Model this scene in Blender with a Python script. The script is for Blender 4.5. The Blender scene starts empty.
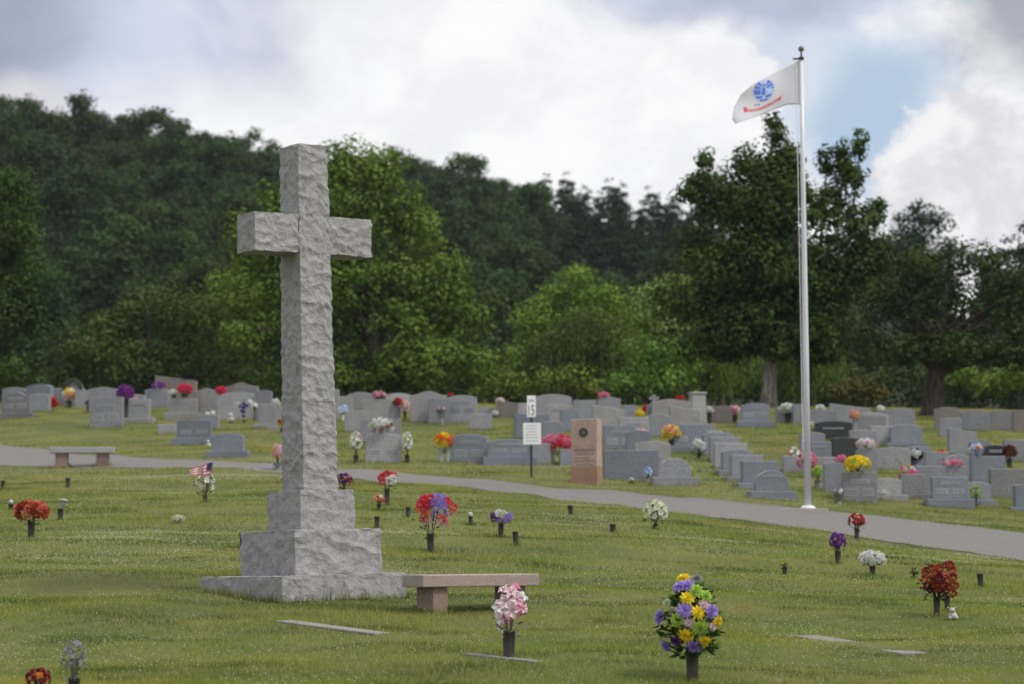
import bpy, bmesh, math, random
import numpy as np
from mathutils import Vector, Matrix, Euler, noise as mnoise

R = math.radians
random.seed(7)
rng = np.random.default_rng(7)
scene = bpy.context.scene
COL = scene.collection

# ------------------------------------------------------------------ camera
F = 2418.0                      # focal length in pixels (85 mm on a 36 mm sensor, 1024 px wide)
CX, CY = 512.0, 342.0
HOR = 550.0                     # image row of the level horizon
ROLL = R(0.25)
CZ = 3.0
PITCH = math.atan((HOR - CY) / F)
_f = Vector((0, math.cos(PITCH), math.sin(PITCH)))
_u0 = Vector((0, -math.sin(PITCH), math.cos(PITCH)))
_r0 = Vector((1, 0, 0))
CUP = _u0 * math.cos(ROLL) + _r0 * math.sin(ROLL)
CRI = _r0 * math.cos(ROLL) - _u0 * math.sin(ROLL)
CPOS = Vector((0, 0, CZ))
cam_d = bpy.data.cameras.new("camera")
cam_d.lens = 85.0
cam_d.sensor_width = 36.0
cam_d.clip_start = 0.5
cam_d.clip_end = 9000
cam_d.dof.use_dof = True
cam_d.dof.focus_distance = 28.5
cam_d.dof.aperture_fstop = 1.8
cam = bpy.data.objects.new("camera", cam_d)
COL.objects.link(cam)
cam.matrix_world = Matrix((
    (CRI.x, CUP.x, -_f.x, CPOS.x),
    (CRI.y, CUP.y, -_f.y, CPOS.y),
    (CRI.z, CUP.z, -_f.z, CPOS.z),
    (0, 0, 0, 1)))
scene.camera = cam

# ------------------------------------------------------------------ light and sky
SUN_DIR = Vector((0.62, -0.30, 0.95)).normalized()      # towards the sun
SUN_EL = math.asin(SUN_DIR.z)
SUN_AZ = math.atan2(SUN_DIR.x, SUN_DIR.y)
sun_d = bpy.data.lights.new("sun", 'SUN')
sun_d.energy = 2.9
sun_d.angle = R(12)
sun_d.color = (1.0, 0.95, 0.87)
sun = bpy.data.objects.new("sun", sun_d)
COL.objects.link(sun)
sun.rotation_euler = SUN_DIR.to_track_quat('Z', 'Y').to_euler()

def build_world():
    w = bpy.data.worlds.new("World")
    scene.world = w
    w.use_nodes = True
    nt = w.node_tree
    N, L = nt.nodes, nt.links
    N.clear()
    def node(t, **kw):
        n = N.new(t)
        for k, v in kw.items():
            setattr(n, k, v)
        return n
    def put(sock, v):
        if isinstance(v, bpy.types.NodeSocket):
            L.new(v, sock)
        else:
            sock.default_value = v
    def math_(op, a, b=0.0, c=0.0):
        n = node('ShaderNodeMath', operation=op)
        put(n.inputs[0], a); put(n.inputs[1], b); put(n.inputs[2], c)
        return n.outputs[0]
    def smooth(v, lo, hi, o0=0.0, o1=1.0):
        n = node('ShaderNodeMapRange', interpolation_type='SMOOTHSTEP')
        put(n.inputs['Value'], v)
        n.inputs['From Min'].default_value = lo; n.inputs['From Max'].default_value = hi
        n.inputs['To Min'].default_value = o0; n.inputs['To Max'].default_value = o1
        return n.outputs[0]
    def mix(f, a, b):
        n = node('ShaderNodeMix', data_type='RGBA')
        put(n.inputs['Factor'], f); put(n.inputs['A'], a); put(n.inputs['B'], b)
        return n.outputs['Result']
    tc = node('ShaderNodeTexCoord')
    sp = node('ShaderNodeSeparateXYZ')
    L.new(tc.outputs['Generated'], sp.inputs[0])
    az = math_('ARCTAN2', sp.outputs[0], sp.outputs[1])
    el = math_('ARCSINE', sp.outputs[2])
    cv = node('ShaderNodeCombineXYZ')
    L.new(az, cv.inputs[0]); L.new(math_('MULTIPLY', el, 1.25), cv.inputs[1])
    def noise(scale, detail, rough=0.55, off=0.0, dist=0.0):
        n = node('ShaderNodeTexNoise')
        m = node('ShaderNodeVectorMath', operation='ADD')
        L.new(cv.outputs[0], m.inputs[0]); m.inputs[1].default_value = (off, off * .7, off * .3)
        L.new(m.outputs[0], n.inputs['Vector'])
        n.inputs['Scale'].default_value = scale; n.inputs['Detail'].default_value = detail
        n.inputs['Roughness'].default_value = rough; n.inputs['Distortion'].default_value = dist
        return n.outputs['Fac']
    n_big = noise(9, 5, .55, 3.1, .4)
    n_mid = noise(24, 6, .6, 1.7, .3)
    n_fine = noise(60, 5, .6, 5.2)
    def ell(px, py, rx, ry, soft0, soft1, nz, amt):
        a0 = math.atan((px - CX) / F); e0 = math.atan((HOR - (px - CX) * math.tan(ROLL) - py) / F)
        dx = math_('DIVIDE', math_('SUBTRACT', az, a0), rx / F)
        dy = math_('DIVIDE', math_('SUBTRACT', el, e0), ry / F)
        d = math_('SQRT', math_('ADD', math_('MULTIPLY', dx, dx), math_('MULTIPLY', dy, dy)))
        d = math_('ADD', d, math_('MULTIPLY', math_('SUBTRACT', nz, 0.5), amt))
        return smooth(d, soft0, soft1, 1.0, 0.0)
    sky = node('ShaderNodeTexSky', sky_type='NISHITA')
    sky.sun_disc = False
    sky.sun_elevation = SUN_EL
    sky.sun_rotation = SUN_AZ
    sk = node('ShaderNodeVectorMath', operation='SCALE')
    L.new(sky.outputs[0], sk.inputs[0]); sk.inputs['Scale'].default_value = 0.085
    white = mix(smooth(n_mid, .36, .62), (.89, .89, .915, 1), (.98, .98, .985, 1))
    grey = mix(smooth(n_big, .35, .65), (.38, .45, .61, 1), (.60, .67, .81, 1))
    blue = mix(.7, sk.outputs[0], (.56, .71, .89, 1))
    # high overhead deck with blue gaps
    c = mix(smooth(math_('ADD', n_big, math_('MULTIPLY', n_mid, .35)), .52, .78), blue, white)
    # bright bank of cumulus in front of the camera
    low = smooth(el, .40, .25)
    c = mix(low, c, white)
    # unseen sky overhead scaled up to brighten the scene
    up = smooth(el, .38, .68, 1.0, 1.45)
    ub = node('ShaderNodeVectorMath', operation='SCALE'); L.new(c, ub.inputs[0]); L.new(up, ub.inputs['Scale'])
    c = ub.outputs[0]
    # the blue gap right of the flag
    c = mix(ell(872, 112, 108, 112, .35, 1.15, n_mid, 1.0), c, blue)
    c = mix(ell(790, 60, 70, 60, .2, 1.3, n_mid, 1.0), c, mix(.45, blue, white))
    # cumulus standing in front of the gap
    c = mix(ell(980, 190, 112, 100, .80, .98, n_fine, .85), c, mix(smooth(n_mid, .40, .60), (.74, .73, .77, 1), (.93, .92, .93, 1)))
    c = mix(ell(700, 95, 92, 86, .84, 1.0, n_fine, .8), c, white)
    # grey-blue bank of cloud, upper left
    c = mix(math_('MULTIPLY', ell(70, 30, 280, 120, .35, 1.25, n_big, 1.1), .85), c, grey)
    c = mix(math_('MULTIPLY', ell(-50, 10, 170, 140, .2, 1.2, n_big, .8), .7), c, (.27, .31, .42, 1))  # outer corner darker still, painting lens falloff into the cloud
    c = mix(ell(20, 110, 60, 34, .2, 1.2, n_fine, .9), c, (.72, .70, .74, 1))
    # dark underside along the top; upper right, dark cloud plus painted lens falloff
    c = mix(math_('MULTIPLY', ell(790, -22, 250, 48, .55, 1.15, n_mid, 1.0), .85), c, grey)
    c = mix(math_('MULTIPLY', ell(1050, 10, 100, 90, .4, 1.2, n_mid, 1.0), .8), c, (.28, .31, .40, 1))
    bg = node('ShaderNodeBackground')
    L.new(c, bg.inputs[0]); bg.inputs[1].default_value = 1.0
    out = node('ShaderNodeOutputWorld')
    L.new(bg.outputs[0], out.inputs[0])
build_world()

scene.view_settings.view_transform = 'Standard'
scene.view_settings.look = 'None'
scene.view_settings.exposure = 0.0
scene.view_settings.gamma = 1.0
scene.view_settings.use_curve_mapping = False
scene.render.engine = 'CYCLES'
scene.cycles.use_denoising = True
scene.cycles.max_bounces = 6
scene.cycles.transparent_max_bounces = 8
scene.cycles.volume_bounces = 0

# ------------------------------------------------------------------ terrain
def vnoise(x, y, seed=0):
    x = np.asarray(x, float); y = np.asarray(y, float)
    xi = np.floor(x).astype(np.int64); yi = np.floor(y).astype(np.int64)
    fx = x - xi; fy = y - yi
    fx = fx * fx * (3 - 2 * fx); fy = fy * fy * (3 - 2 * fy)
    def h(a, b):
        n = (a * 374761393 + b * 668265263 + seed * 1442695) & 0x7fffffff
        n = ((n ^ (n >> 13)) * 1274126177) & 0x7fffffff
        return ((n ^ (n >> 16)) & 0xffff) / 65535.0
    return (h(xi, yi) * (1 - fx) + h(xi + 1, yi) * fx) * (1 - fy) + (h(xi, yi + 1) * (1 - fx) + h(xi + 1, yi + 1) * fx) * fy

_D = np.arange(0, 700, .5)
def _col(pts):
    d, z = zip(*pts)
    a = np.interp(_D, d, z)
    k = np.exp(-.5 * (np.arange(-12, 13) / 5.0) ** 2); k /= k.sum()
    return np.convolve(np.pad(a, 12, mode='edge'), k, mode='valid')
_H = 3.0 - CZ
PL = _col([(0, -1.65), (10, -1.55), (21.6, -1.19), (27.5, -.56), (35.5, .16), (46.5, .98), (59.7, 2.07), (69, 3.17), (78, 4.45), (86, 5.3), (100, 5.8), (130, 5.5), (170, 9), (200, 17), (300, 47), (340, 47), (450, 15), (700, 0)])
PC = _col([(0, -1.65), (10, -1.6), (21.6, -1.2), (26.9, -.7), (34.5, -.03), (45.6, .85), (52.5, 1.43), (60.5, 2.375), (73, 4.03), (83, 5.03), (100, 5.6), (130, 5), (170, 8), (200, 13), (300, 37), (340, 37), (450, 12), (700, 0)])
PR = _col([(0, -1.65), (10, -1.6), (21.6, -1.2), (26.9, -.79), (34.5, -.44), (44, -.13), (48.3, .32), (52.5, .85), (60, 1.97), (71, 3.26), (78, 4.0), (86, 4.9), (100, 5.3), (130, 5), (170, 7), (200, 11), (300, 28), (340, 29), (450, 12), (700, 0)])
def ground(x, y):
    x = np.asarray(x, float); y = np.asarray(y, float)
    yy = np.maximum(y, 0.0)
    t = np.clip(x / np.maximum(yy, 6.0) * F / 512.0, -1.4, 1.4)
    zl = np.interp(yy, _D, PL); zc = np.interp(yy, _D, PC); zr = np.interp(yy, _D, PR)
    z = zc + (zr - zl) / 2 * t + ((zr + zl) / 2 - zc) * t * t
    m = np.clip(1.3 - yy / 120.0, 0, 1)
    z = z + m * (.16 * (vnoise(x / 3.3, y / 1.5, 3) - .5) + .07 * (vnoise(x / 4.0, y / .8, 4) - .5) + .05 * (vnoise(x / 1.1, y / .7, 5) - .5))
    return z + CZ
def gz(x, y):
    return float(ground(x, y))
def ray(px, py):
    return CRI * ((px - CX) / F) + CUP * ((CY - py) / F) + _f
def at(px, py):
    """the point of the ground seen at a pixel"""
    d = ray(px, py)
    t = np.arange(14, 130, .05)
    z = CPOS.z + d.z * t - ground(d.x * t, d.y * t)
    i = int(np.argmax(z < 0)) if (z < 0).any() else len(t) - 1
    t0 = t[max(i - 1, 0)]; t1 = t[i]
    z0, z1 = z[max(i - 1, 0)], z[i]
    tt = t0 + (t1 - t0) * (z0 / (z0 - z1) if z0 != z1 else 0)
    p = CPOS + d * tt
    return Vector((p.x, p.y, gz(p.x, p.y)))
def at_depth(px, py, Y):
    d = ray(px, py)
    return CPOS + d * (Y / d.y)

# ------------------------------------------------------------------ materials
def lin(r, g, b):
    return (r, g, b, 1)
class Mat:
    def __init__(self, name):
        self.m = bpy.data.materials.new(name)
        self.m.use_nodes = True
        self.nt = self.m.node_tree
        self.N, self.L = self.nt.nodes, self.nt.links
        self.b = self.N['Principled BSDF']
        self.out = self.N['Material Output']
    def node(self, t, **kw):
        n = self.N.new(t)
        for k, v in kw.items():
            setattr(n, k, v)
        return n
    def put(self, s, v):
        if isinstance(v, bpy.types.NodeSocket): self.L.new(v, s)
        else: s.default_value = v
    def noise(self, scale, detail=4, rough=.55, coord='Object', dist=0):
        tc = self.node('ShaderNodeTexCoord')
        n = self.node('ShaderNodeTexNoise')
        self.L.new(tc.outputs[coord], n.inputs['Vector'])
        n.inputs['Scale'].default_value = scale; n.inputs['Detail'].default_value = detail
        n.inputs['Roughness'].default_value = rough; n.inputs['Distortion'].default_value = dist
        return n.outputs['Fac']
    def wnoise(self, scale, detail=4, rough=.55):
        g = self.node('ShaderNodeNewGeometry')
        n = self.node('ShaderNodeTexNoise')
        self.L.new(g.outputs['Position'], n.inputs['Vector'])
        n.inputs['Scale'].default_value = scale; n.inputs['Detail'].default_value = detail
        n.inputs['Roughness'].default_value = rough
        return n.outputs['Fac']
    def band(self, sx, sy, detail=4, rough=.55):
        g = self.node('ShaderNodeNewGeometry'); m = self.node('ShaderNodeVectorMath', operation='MULTIPLY')
        self.L.new(g.outputs['Position'], m.inputs[0]); m.inputs[1].default_value = (sx, sy, sy)
        n = self.node('ShaderNodeTexNoise'); self.L.new(m.outputs[0], n.inputs['Vector'])
        n.inputs['Scale'].default_value = 1; n.inputs['Detail'].default_value = detail; n.inputs['Roughness'].default_value = rough
        return n.outputs['Fac']
    def rng(self, v, lo, hi, o0=0, o1=1):
        n = self.node('ShaderNodeMapRange', interpolation_type='SMOOTHSTEP')
        self.put(n.inputs['Value'], v)
        for k, x in zip(('From Min', 'From Max', 'To Min', 'To Max'), (lo, hi, o0, o1)):
            n.inputs[k].default_value = x
        return n.outputs[0]
    def mix(self, f, a, b, blend='MIX'):
        n = self.node('ShaderNodeMix', data_type='RGBA', blend_type=blend)
        self.put(n.inputs['Factor'], f); self.put(n.inputs['A'], a); self.put(n.inputs['B'], b)
        return n.outputs['Result']
    def bump(self, h, dist, strength=1.0):
        n = self.node('ShaderNodeBump')
        self.put(n.inputs['Height'], h)
        n.inputs['Distance'].default_value = dist; n.inputs['Strength'].default_value = strength
        self.L.new(n.outputs[0], self.b.inputs['Normal'])
    def base(self, v, rough=.7, spec=.3):
        self.put(self.b.inputs['Base Color'], v)
        self.b.inputs['Roughness'].default_value = rough
        self.b.inputs['Specular IOR Level'].default_value = spec

def scale_c(c, k):
    return (min(c[0] * k, 1), min(c[1] * k, 1), min(c[2] * k, 1), 1)

def m_plain(name, c, rough=.7, spec=.3, var=.12, scale=8):
    k = Mat(name)
    k.base(k.mix(k.noise(scale, 3), scale_c(c, 1 - var), scale_c(c, 1 + var)), rough, spec)
    return k.m
def m_granite(name, c, rough=.55, spec=.35, spk=.45, wear=.42):
    k = Mat(name)
    s = k.rng(k.noise(95, 2, .6), .42, .60)
    col = k.mix(s, scale_c(c, 1 - spk), scale_c(c, 1 + spk * .35))
    col = k.mix(k.rng(k.noise(2.6, 5, .65), .45, .75, 0, wear), col, scale_c(c, .45))
    g = k.node('ShaderNodeObjectInfo')
    v = k.node('ShaderNodeMapRange'); k.L.new(g.outputs['Random'], v.inputs['Value'])
    v.inputs['To Min'].default_value = .86; v.inputs['To Max'].default_value = 1.12
    hs = k.node('ShaderNodeHueSaturation')
    k.L.new(v.outputs[0], hs.inputs['Value']); k.L.new(col, hs.inputs['Color'])
    k.base(hs.outputs[0], rough, spec)
    k.bump(k.noise(60, 3), .004, .5)
    return k.m
def m_rough_stone(name, c):
    k = Mat(name)
    col = k.mix(k.rng(k.noise(70, 3, .7), .35, .65), scale_c(c, .85), scale_c(c, 1.10))
    tc = k.node('ShaderNodeTexCoord'); mp = k.node('ShaderNodeMapping'); mp.inputs['Scale'].default_value = (5, 5, 1.3)
    k.L.new(tc.outputs['Object'], mp.inputs[0])
    n = k.node('ShaderNodeTexNoise'); k.L.new(mp.outputs[0], n.inputs['Vector']); n.inputs['Scale'].default_value = 1.6; n.inputs['Detail'].default_value = 7; n.inputs['Roughness'].default_value = .72
    col = k.mix(k.rng(n.outputs['Fac'], .50, .70, 0, .5), col, lin(c[0] * .50, c[1] * .49, c[2] * .49))
    col = k.mix(k.rng(k.noise(8, 7, .78, dist=.9), .53, .66, 0, .65), col, scale_c(c, .50))
    col = k.mix(k.rng(k.noise(3.5, 6, .7), .52, .72, 0, .4), col, scale_c(c, 1.2))
    k.base(col, .85, .2)
    k.bump(k.noise(22, 7, .7), .02, .75)
    return k.m

def m_leaf(name, dark, light, trans=.35, vscale=.35):
    k = Mat(name)
    g = k.node('ShaderNodeNewGeometry')
    o = k.node('ShaderNodeObjectInfo')
    n = k.noise(vscale, 3, .6)
    a = k.node('ShaderNodeMath', operation='MULTIPLY_ADD')
    k.L.new(g.outputs['Random Per Island'], a.inputs[0]); a.inputs[1].default_value = .55
    k.L.new(k.rng(n, .32, .68, 0, .45), a.inputs[2])
    col = k.mix(a.outputs[0], dark, light)
    hs = k.node('ShaderNodeHueSaturation')
    h = k.node('ShaderNodeMapRange'); k.L.new(o.outputs['Random'], h.inputs['Value'])
    h.inputs['To Min'].default_value = .482; h.inputs['To Max'].default_value = .515
    v = k.node('ShaderNodeMapRange'); k.L.new(o.outputs['Random'], v.inputs['Value'])
    v.inputs['To Min'].default_value = .8; v.inputs['To Max'].default_value = 1.2
    k.L.new(h.outputs[0], hs.inputs['Hue']); k.L.new(v.outputs[0], hs.inputs['Value']); k.L.new(col, hs.inputs['Color'])
    k.base(hs.outputs[0], .6, .08)
    tr = k.node('ShaderNodeBsdfTranslucent')
    k.L.new(k.mix(1.0, hs.outputs[0], (1.2, 1.3, .6, 1), 'MULTIPLY'), tr.inputs[0])
    mx = k.node('ShaderNodeMixShader'); mx.inputs[0].default_value = trans
    k.L.new(k.b.outputs[0], mx.inputs[1]); k.L.new(tr.outputs[0], mx.inputs[2])
    k.L.new(mx.outputs[0], k.out.inputs['Surface'])
    return k.m

def m_petal(name, c):
    k = Mat(name)
    g = k.node('ShaderNodeNewGeometry')
    k.base(k.mix(g.outputs['Random Per Island'], scale_c(c, .72), scale_c(c, 1.12)), .6, .25)
    tr = k.node('ShaderNodeBsdfTranslucent'); tr.inputs[0].default_value = scale_c(c, .9)
    mx = k.node('ShaderNodeMixShader'); mx.inputs[0].default_value = .25
    k.L.new(k.b.outputs[0], mx.inputs[1]); k.L.new(tr.outputs[0], mx.inputs[2])
    k.L.new(mx.outputs[0], k.out.inputs['Surface'])
    return k.m

def m_ground():
    k = Mat("turf_soil")
    g = k.node('ShaderNodeNewGeometry')
    sp = k.node('ShaderNodeSeparateXYZ'); k.L.new(g.outputs['Position'], sp.inputs[0])
    turf = k.mix(k.rng(k.wnoise(.5, 5), .35, .65), lin(.075, .095, .030), lin(.125, .130, .045))
    turf = k.mix(k.rng(k.wnoise(7, 4), .45, .75, 0, .5), turf, lin(.15, .13, .06))
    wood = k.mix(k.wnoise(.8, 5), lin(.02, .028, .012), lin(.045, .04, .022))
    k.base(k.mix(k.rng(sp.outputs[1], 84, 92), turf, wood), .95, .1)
    k.bump(k.wnoise(14, 5, .7), .05, .6)
    return k.m
def m_grass():
    k = Mat("grass_blades")
    g = k.node('ShaderNodeNewGeometry')
    sp = k.node('ShaderNodeSeparateXYZ'); k.L.new(g.outputs['Position'], sp.inputs[0])
    col = k.mix(g.outputs['Random Per Island'], lin(.122, .178, .030), lin(.270, .310, .068))
    col = k.mix(k.rng(k.band(.30, .75, 5, .6), .42, .58, 0, .9), col, lin(.300, .290, .080))
    col = k.mix(k.rng(k.band(.55, 1.5, 4, .6), .47, .62, 0, .9), col, lin(.050, .084, .015))
    dry = k.node('ShaderNodeMath', operation='MULTIPLY')
    k.L.new(k.rng(sp.outputs[1], 47, 56, .15, .75), dry.inputs[0])
    k.L.new(k.rng(k.wnoise(.55, 5, .65), .42, .62), dry.inputs[1])
    col = k.mix(dry.outputs[0], col, lin(.38, .32, .15))
    k.base(col, .6, .06)
    tr = k.node('ShaderNodeBsdfTranslucent')
    k.L.new(k.mix(1.0, col, (1.25, 1.3, .7, 1), 'MULTIPLY'), tr.inputs[0])
    mx = k.node('ShaderNodeMixShader'); mx.inputs[0].default_value = .4
    k.L.new(k.b.outputs[0], mx.inputs[1]); k.L.new(tr.outputs[0], mx.inputs[2])
    k.L.new(mx.outputs[0], k.out.inputs['Surface'])
    return k.m
def m_road():
    k = Mat("old_asphalt")
    col = k.mix(k.rng(k.wnoise(60, 3, .7), .4, .62), lin(.112, .104, .097), lin(.190, .176, .164))
    col = k.mix(k.rng(k.wnoise(.7, 5, .65), .45, .68, 0, .6), col, lin(.150, .138, .133))
    col = k.mix(k.rng(k.wnoise(2.4, 6, .7), .58, .72, 0, .5), col, lin(.105, .098, .085))
    k.base(col, .9, .2)
    k.bump(k.wnoise(50, 4), .01, .6)
    return k.m
def m_bark(name, c):
    k = Mat(name)
    tc = k.node('ShaderNodeTexCoord'); mp = k.node('ShaderNodeMapping')
    mp.inputs['Scale'].default_value = (9, 9, 1.6)
    k.L.new(tc.outputs['Object'], mp.inputs[0])
    n = k.node('ShaderNodeTexNoise'); k.L.new(mp.outputs[0], n.inputs['Vector']); n.inputs['Scale'].default_value = 1.5; n.inputs['Detail'].default_value = 6
    k.base(k.mix(k.rng(n.outputs['Fac'], .35, .65), scale_c(c, .5), scale_c(c, 1.25)), .9, .15)
    k.bump(n.outputs['Fac'], .06, .9)
    return k.m

M = {}
M['ground'] = m_ground(); M['grass'] = m_grass(); M['road'] = m_road()
M['cross'] = m_rough_stone("rough_grey_stone", (.300, .290, .290))
for n_, c_ in dict(gray=(.25, .25, .27), blue=(.205, .22, .26), light=(.33, .325, .335), pale=(.315, .305, .305), tan=(.24, .205, .185),
                   pink=(.41, .29, .235), brown=(.19, .165, .145), serp=(.215, .21, .215)).items():
    M[n_] = m_granite(n_ + "_granite", c_)
M['panel'] = m_granite("frosted_granite", (.345, .345, .365), .8, .15, .3, .25)
M['black'] = m_granite("black_granite", (.018, .019, .022), .25, .5, .3, .1)
M['green'] = m_granite("dark_green_granite", (.022, .027, .026), .3, .5, .3, .1)
M['redbase'] = m_granite("red_granite", (.33, .19, .135), .7, .25)
M['letter'] = m_plain("cut_letters", (.16, .12, .11))
M['letterdark'] = m_plain('grey_letters', (.17, .17, .18))  # plain dark grey for the lettering on panels
M['letterpale'] = m_plain("pale_letters", (.45, .45, .46))
M['bench'] = m_granite("rose_granite", (.335, .265, .235), .6, .25, .3)
M['benchleg'] = m_granite("brown_granite", (.245, .175, .145), .7, .25, .35)
M['bronze'] = m_plain("dark_bronze", (.035, .030, .028), .5, .5, .3, 14)
M['steel'] = m_plain("galvanised_steel", (.33, .34, .36), .4, .6, .1)
M['white'] = m_plain("white_paint", (.74, .74, .74), .45, .4, .05, 3)
M['pole'] = m_plain("pole_aluminium", (.56, .56, .59), .38, .5, .06, 2)
M['dark'] = m_plain("dark_iron", (.03, .03, .032), .5, .4)
M['gold'] = m_plain("tarnished_brass", (.14, .11, .075), .4, .6, .25, 20)
M['marker'] = m_granite('weathered_marker', (.23, .215, .19), .85, .2, .3, .5)
M['concrete'] = m_plain("concrete", (.33, .31, .28), .9, .2, .2, 6)
M['cloth'] = m_plain("white_nylon", (.60, .59, .63), .7, .15, .04, 5)
M['seal'] = m_plain("blue_print", (.11, .19, .60), .7, .2, .2, 30)
M['sealpale'] = m_plain("pale_blue_print", (.45, .55, .82), .7, .2, .1, 30)
M['scroll'] = m_plain("red_print", (.62, .10, .13), .7, .2, .1, 30)
M['flagred'] = m_plain("flag_red", (.60, .10, .12), .7, .2, .1)
M['flagwhite'] = m_plain("flag_white", (.75, .72, .72), .7, .2, .05)
M['flagblue'] = m_plain("flag_blue", (.05, .06, .16), .7, .2, .1)
M['plaster'] = m_plain("pale_plaster", (.40, .39, .36), .8, .2, .15, 12)
M['signtext'] = m_plain("sign_black", (.03, .03, .035))
M['signgrey'] = m_plain("sign_grey_lines", (.42, .42, .43))
M['bark'] = m_bark("grey_bark", (.29, .26, .225)); M['barkdark'] = m_bark("dark_bark", (.07, .058, .045))
M['stem'] = m_leaf("flower_leaves", (.018, .045, .014, 1), (.05, .10, .028, 1), .2, 4)
M['stemdark'] = m_leaf("dark_leaves", (.012, .022, .012, 1), (.03, .045, .022, 1), .2, 4)
M['stemgrey'] = m_leaf("faded_leaves", (.10, .10, .095, 1), (.20, .20, .18, 1), .2, 4)
M['clover'] = m_plain("clover_heads", (.40, .41, .25), .8, .1, .15, 40)
PET = dict(red=(.56, .035, .04), pinkred=(.72, .05, .12), pink=(.75, .25, .38), palepink=(.78, .58, .62), lilac=(.42, .30, .72), purple=(.18, .04, .30),
           violet=(.28, .05, .32), white=(.76, .76, .74), cream=(.68, .68, .48), yellow=(.86, .68, .03), orange=(.78, .22, .04), coral=(.68, .19, .12), rust=(.38, .075, .025),
           lime=(.42, .58, .10), blue=(.38, .55, .82), navy=(.045, .05, .20), peach=(.80, .46, .28), maroon=(.20, .02, .06), black=(.02, .02, .022), brown=(.11, .045, .03), darkred=(.30, .03, .035),
           palegreen=(.55, .62, .38), grey=(.26, .26, .28))
for n_, c_ in PET.items():
    M['p_' + n_] = m_petal(n_ + "_petals", c_)

# ------------------------------------------------------------------ mesh helpers
class MB:
    def __init__(self):
        self.v = []; self.f = []; self.mi = []; self.m = []
        self.cur = 0
    def mat(self, m):
        if m not in self.m: self.m.append(m)
        self.cur = self.m.index(m); return self
    def add(self, vs, fs):
        o = len(self.v)
        self.v += [tuple(p) for p in vs]
        for f in fs:
            self.f.append(tuple(i + o for i in f)); self.mi.append(self.cur)
        return self
    def box(self, x0, x1, y0, y1, z0, z1, taper=0.0):
        t = taper
        vs = [(x0, y0, z0), (x1, y0, z0), (x1, y1, z0), (x0, y1, z0), (x0 + t, y0 + t, z1), (x1 - t, y0 + t, z1), (x1 - t, y1 - t, z1), (x0 + t, y1 - t, z1)]
        return self.add(vs, [(3, 2, 1, 0), (4, 5, 6, 7), (0, 1, 5, 4), (1, 2, 6, 5), (2, 3, 7, 6), (3, 0, 4, 7)])
    def tube(self, pts, rad, n=8, cap=True):
        pts = [Vector(p) for p in pts]
        if not isinstance(rad, (list, tuple)): rad = [rad] * len(pts)
        rings = []; o = len(self.v)
        a = None
        for i, p in enumerate(pts):
            d = (pts[min(i + 1, len(pts) - 1)] - pts[max(i - 1, 0)]).normalized()
            if a is None or abs(a.dot(d)) > .95:
                a = Vector((1, 0, 0)) if abs(d.x) < .8 else Vector((0, 1, 0))
            b = d.cross(a).normalized(); a = b.cross(d).normalized()
            for j in range(n):
                an = 2 * math.pi * j / n
                self.v.append(tuple(p + (a * math.cos(an) + b * math.sin(an)) * rad[i]))
        for i in range(len(pts) - 1):
            for j in range(n):
                k = (j + 1) % n
                self.f.append((o + i * n + j, o + i * n + k, o + (i + 1) * n + k, o + (i + 1) * n + j)); self.mi.append(self.cur)
        if cap:
            self.f.append(tuple(o + j for j in reversed(range(n)))); self.mi.append(self.cur)
            self.f.append(tuple(o + (len(pts) - 1) * n + j for j in range(n))); self.mi.append(self.cur)
        return self
    def lathe(self, prof, n=16, c=(0, 0, 0)):
        o = len(self.v)
        for r, z in prof:
            for j in range(n):
                an = 2 * math.pi * j / n
                self.v.append((c[0] + r * math.cos(an), c[1] + r * math.sin(an), c[2] + z))
        for i in range(len(prof) - 1):
            for j in range(n):
                k = (j + 1) % n
                self.f.append((o + i * n + j, o + i * n + k, o + (i + 1) * n + k, o + (i + 1) * n + j)); self.mi.append(self.cur)
        self.f.append(tuple(o + j for j in reversed(range(n)))); self.mi.append(self.cur)
        self.f.append(tuple(o + (len(prof) - 1) * n + j for j in range(n))); self.mi.append(self.cur)
        return self
    def prism(self, poly, y0, y1):
        """outline in x,z (counter-clockwise seen from -y), extruded along y"""
        n = len(poly)
        vs = [(x, y0, z) for x, z in poly] + [(x, y1, z) for x, z in poly]
        fs = [tuple(range(n)), tuple(reversed(range(n, 2 * n)))] + [(i, i + n, (i + 1) % n + n, (i + 1) % n) for i in range(n)]
        return self.add(vs, fs)
    def mesh(self, name, smooth=False):
        me = bpy.data.meshes.new(name)
        me.from_pydata(self.v, [], self.f)
        for m in self.m: me.materials.append(m)
        if len(self.m) > 1: me.polygons.foreach_set('material_index', self.mi)
        if smooth: me.polygons.foreach_set('use_smooth', [True] * len(me.polygons))
        me.update()
        return me
    def build(self, name, parent=None, smooth=False, loc=None, bevel=0):
        return link(name, self.mesh(name, smooth), parent, loc, bevel)

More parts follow.
